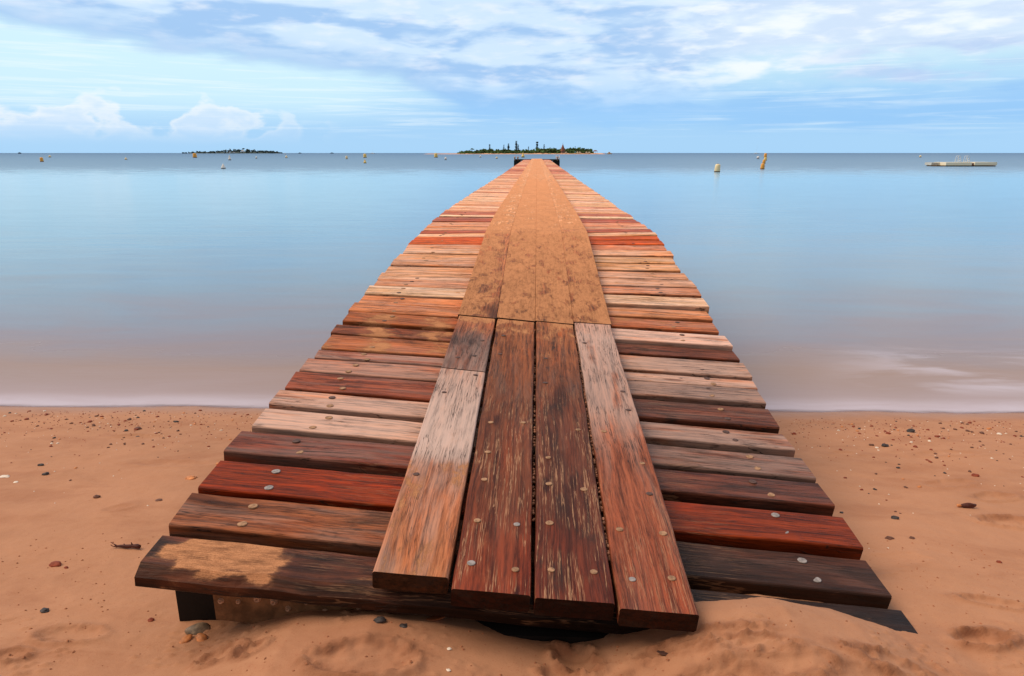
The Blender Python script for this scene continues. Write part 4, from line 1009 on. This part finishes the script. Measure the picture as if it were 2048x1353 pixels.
# broken shells at the foot of the left timber
def shell(u, v, r, m, rz, tilt, label):
    x, y_, z = on_sand(u, v); mb = MB(); n = 18; vs = []; fs = []
    for q in range(5):
        f = q/4
        for i in range(n):
            a = 2*math.pi*i/n; rr_ = r*(1-f*.96)*(1+.07*math.sin(i*5)); vs.append((rr_*math.cos(a), rr_*.72*math.sin(a)+f*r*.15, r*.42*(1-(1-f)**2)))
    for q in range(4):
        for i in range(n): fs.append((q*n+i, q*n+(i+1) % n, (q+1)*n+(i+1) % n, (q+1)*n+i))
    fs.append(tuple(4*n+i for i in range(n)))
    mb.add(vs, fs); o = mb.build('oyster_shell', m, None, smooth=True); o.location = (x, y_, z+.002); o.rotation_euler = (R(tilt), R(tilt*.5), rz)
    md = o.modifiers.new('thick', 'SOLIDIFY'); md.thickness = .003
    tag(o, label, 'shell')
oyst = simple('oyster_shell', (.22, .15, .10), .55, .5, 60, .4)
shell(398, 1262, .034, oyst, .3, 12, 'dark oyster shell lying against the foot of the black timber')
shell(372, 1281, .020, orange_sh, 1.2, -14, 'orange broken shell on the sand, left of its twin below the black timber')
shell(402, 1279, .020, orange_sh, -.7, 18, 'orange broken shell on the sand, right of its twin below the oyster')
# leaves
leaf_m = simple('dry_leaf', (.42, .12, .045), .6, .35, 50)
def leaf(u, v, r, m, rz, label, lift=.004, z=None, y__=None):
    x, y_, zz = on_sand(u, v) if z is None else (*at_z(u, v, z)[:2], z)
    mb = MB(); vs = []; n = 8
    for i in range(n+1):
        t = i/n; wv_ = r*.42*math.sin(math.pi*t)**.8*(1+.2*math.sin(i*2.1)); zz_ = lift+.35*r*(t-.5)**2*2
        vs += [((t-.5)*2*r, -wv_, zz_+wv_*.5), ((t-.5)*2*r, 0, zz_), ((t-.5)*2*r, wv_, zz_+wv_*.35)]
    mb.add(vs, [f for i in range(n) for f in ((i*3, i*3+3, i*3+4, i*3+1), (i*3+1, i*3+4, i*3+5, i*3+2))])
    o = mb.build('fallen_leaf', m, None, smooth=True); o.location = (x, y_, zz); o.rotation_euler.z = rz; md = o.modifiers.new('thick', 'SOLIDIFY'); md.thickness = .001
    tag(o, label, 'leaf')
leaf(872, 1243, .026, leaf_m, .3, 'orange-brown dry leaf caught under the front of the walkway')
leaf(642, 1214, .022, simple('tan_leaf', (.40, .17, .07), .7, .4, 60), .8, 'curled tan leaf stuck under the front edge of the first board')
leaf(1326, 1311, .016, simple('dark_leaf', (.09, .035, .025), .7, .4, 60), -.4, 'dark shrivelled leaf on the sand in front of the right walkway board')
# countable pebbles of the scatter, then the grit between them
rp = random.Random(21)
protos = {}
def peb(u, v, wpx, m, label, i):
    x, y_, z = on_sand(u, v)
    if y_ > 4.45: return
    k = PX(math.hypot(y_, CAM[2]-z)); r = wpx*k/2
    key = (m.name, i % 4)
    if key not in protos:
        mb = MB(); mb.blob((0, 0, 0), 1, 2, .28, 1.4, i % 4+40, (1, .75, .5)); o = mb.build('pebble', m, None, smooth=True); protos[key] = o
    else: o = protos[key].copy(); C.objects.link(o)
    o.location = (x, y_, z+r*.15); o.scale = (r, r, r); o.rotation_euler.z = rp.uniform(0, 3.1)
    d_ = float(shore_y(x))-y_
    where = 'in the waterline debris' if d_ < .35 else ('just inland of the debris' if d_ < .75 else 'on open sand')
    sz = 'tiny' if wpx < 5 else ('small' if wpx < 7.5 else 'larger')
    shp = ['angular', 'rounded', 'flat', 'oval'][i % 4]
    edge = ('close to the jetty' if abs(x) < 1.6 else ('midway out' if abs(x) < 2.1 else ('towards the side' if abs(x) < 2.7 else 'at the far side')))
    o['label'] = f'{sz} {shp} {label} pebble {where} {edge}'; o['category'] = 'pebble'; o['group'] = 'pebbles scattered along the waterline'
mats = [(red_st, 'red'), (brown_st, 'brown'), (dark_st, 'black'), (shell_m, 'pale'), (orange_sh, 'orange')]
i = 0
for side in ('left', 'right'):
    for q in range(105):
        mi = rp.choices(range(5), [6, 5, 1.6, 2, 2])[0]
        if side == 'left':
            u = rp.uniform(5, 520) if q < 60 else rp.gauss(250, 110); v = rp.uniform(820, 846) if q < 45 else 846+abs(rp.gauss(0, 45))
            if u > 500-(v-820)*.2 or u < 2: continue
        else:
            u = rp.uniform(1600, 2046) if q < 50 else rp.gauss(1850, 110); v = (rp.uniform(842, 874) if q < 50 else 870+abs(rp.gauss(0, 60)))
            if u < 1640+(v-840)*.25 or u > 2046: continue
        peb(u, v, rp.uniform(3, 7.5) if rp.random() < .85 else rp.uniform(7.5, 11), mats[mi][0], f'{mats[mi][1]} {side}-hand', i); i += 1
def grit(name, n, fn, m, label, rs_):
    mb = MB(); tet = [(1, 1, 1), (1, -1, -1), (-1, 1, -1), (-1, -1, 1)]
    for q in range(n):
        x, y_ = fn(); 
        if abs(x) < 1.05 and y_ > 1.5: continue
        z = gz(x, y_) if False else None
        s_ = rs_*rp.uniform(.5, 1.5); a = rp.uniform(0, 3)
        mb.grit = getattr(mb, 'grit', []); mb.grit.append((x, y_, s_, a))
    xs_ = np.array([q[0] for q in mb.grit]); ys_ = np.array([q[1] for q in mb.grit]); zs_ = sand_h(xs_, ys_)
    for (x, y_, s_, a), z in zip(mb.grit, zs_):
        if z < .012: continue
        ca, sa = math.cos(a)*s_, math.sin(a)*s_
        vs = [(x+ca, y_+sa, z), (x-sa*.8, y_+ca*.8, z), (x-ca, y_-sa, z), (x+sa*.8, y_-ca*.8, z), (x+ca*.3, y_+sa*.3, z+s_*.7), (x-ca*.3, y_-sa*.3, z+s_*.6)]
        mb.add(vs, [(0, 1, 4), (1, 2, 5), (1, 5, 4), (2, 3, 5), (3, 0, 4), (3, 4, 5)])
    o = mb.build(name, m, None); tag(o, label, 'grit', None, 'stuff')
grit('red_grit', 1500, lambda: (rp.uniform(-3.4, 3.4), 4.22-abs(rp.gauss(0, .42))), red_st, 'fine red-brown grit along the waterline', .0042)
grit('dark_grit', 380, lambda: (rp.uniform(-3.4, 3.4), 4.25-abs(rp.gauss(0, .5))), dark_st, 'fine dark grit along the waterline', .0038)
grit('shell_grit', 420, lambda: (rp.uniform(-3.2, 3.2), 4.2-abs(rp.gauss(0, .9))), shell_m, 'tiny broken white shell strewn over the sand', .0036)
grit('sand_crumbs', 900, lambda: (rp.uniform(-1.8, 1.8), rp.uniform(1.2, 2.2)), simple('damp_sand_crumb', (.36, .14, .07), .9, .2, 40), 'crumbs of damp sand kicked up around the footprints', .0034)
# pebbles trapped in the gaps between the walkway boards
mb = MB()
for q in range(300):
    gx = rp.choice([(-.0, 1), (.2025, 1), (.2025, 1)])[0]; yq = rp.uniform(1.6, 3.4) if gx else rp.uniform(1.75, 3.0)
    mb.blob((gx+rp.uniform(-.002, .002), yq, float(run_z(gx, yq))-.012-rp.uniform(0, .012)), rp.uniform(.0035, .0065), 1, .3, 1.5, q % 30)
o = mb.build('trapped_gravel', simple('gravel_mix', (.34, .15, .09), .8, .7, 60), None, smooth=True); tag(o, 'little pebbles trapped in the gaps between the walkway boards', 'gravel', None, 'stuff')
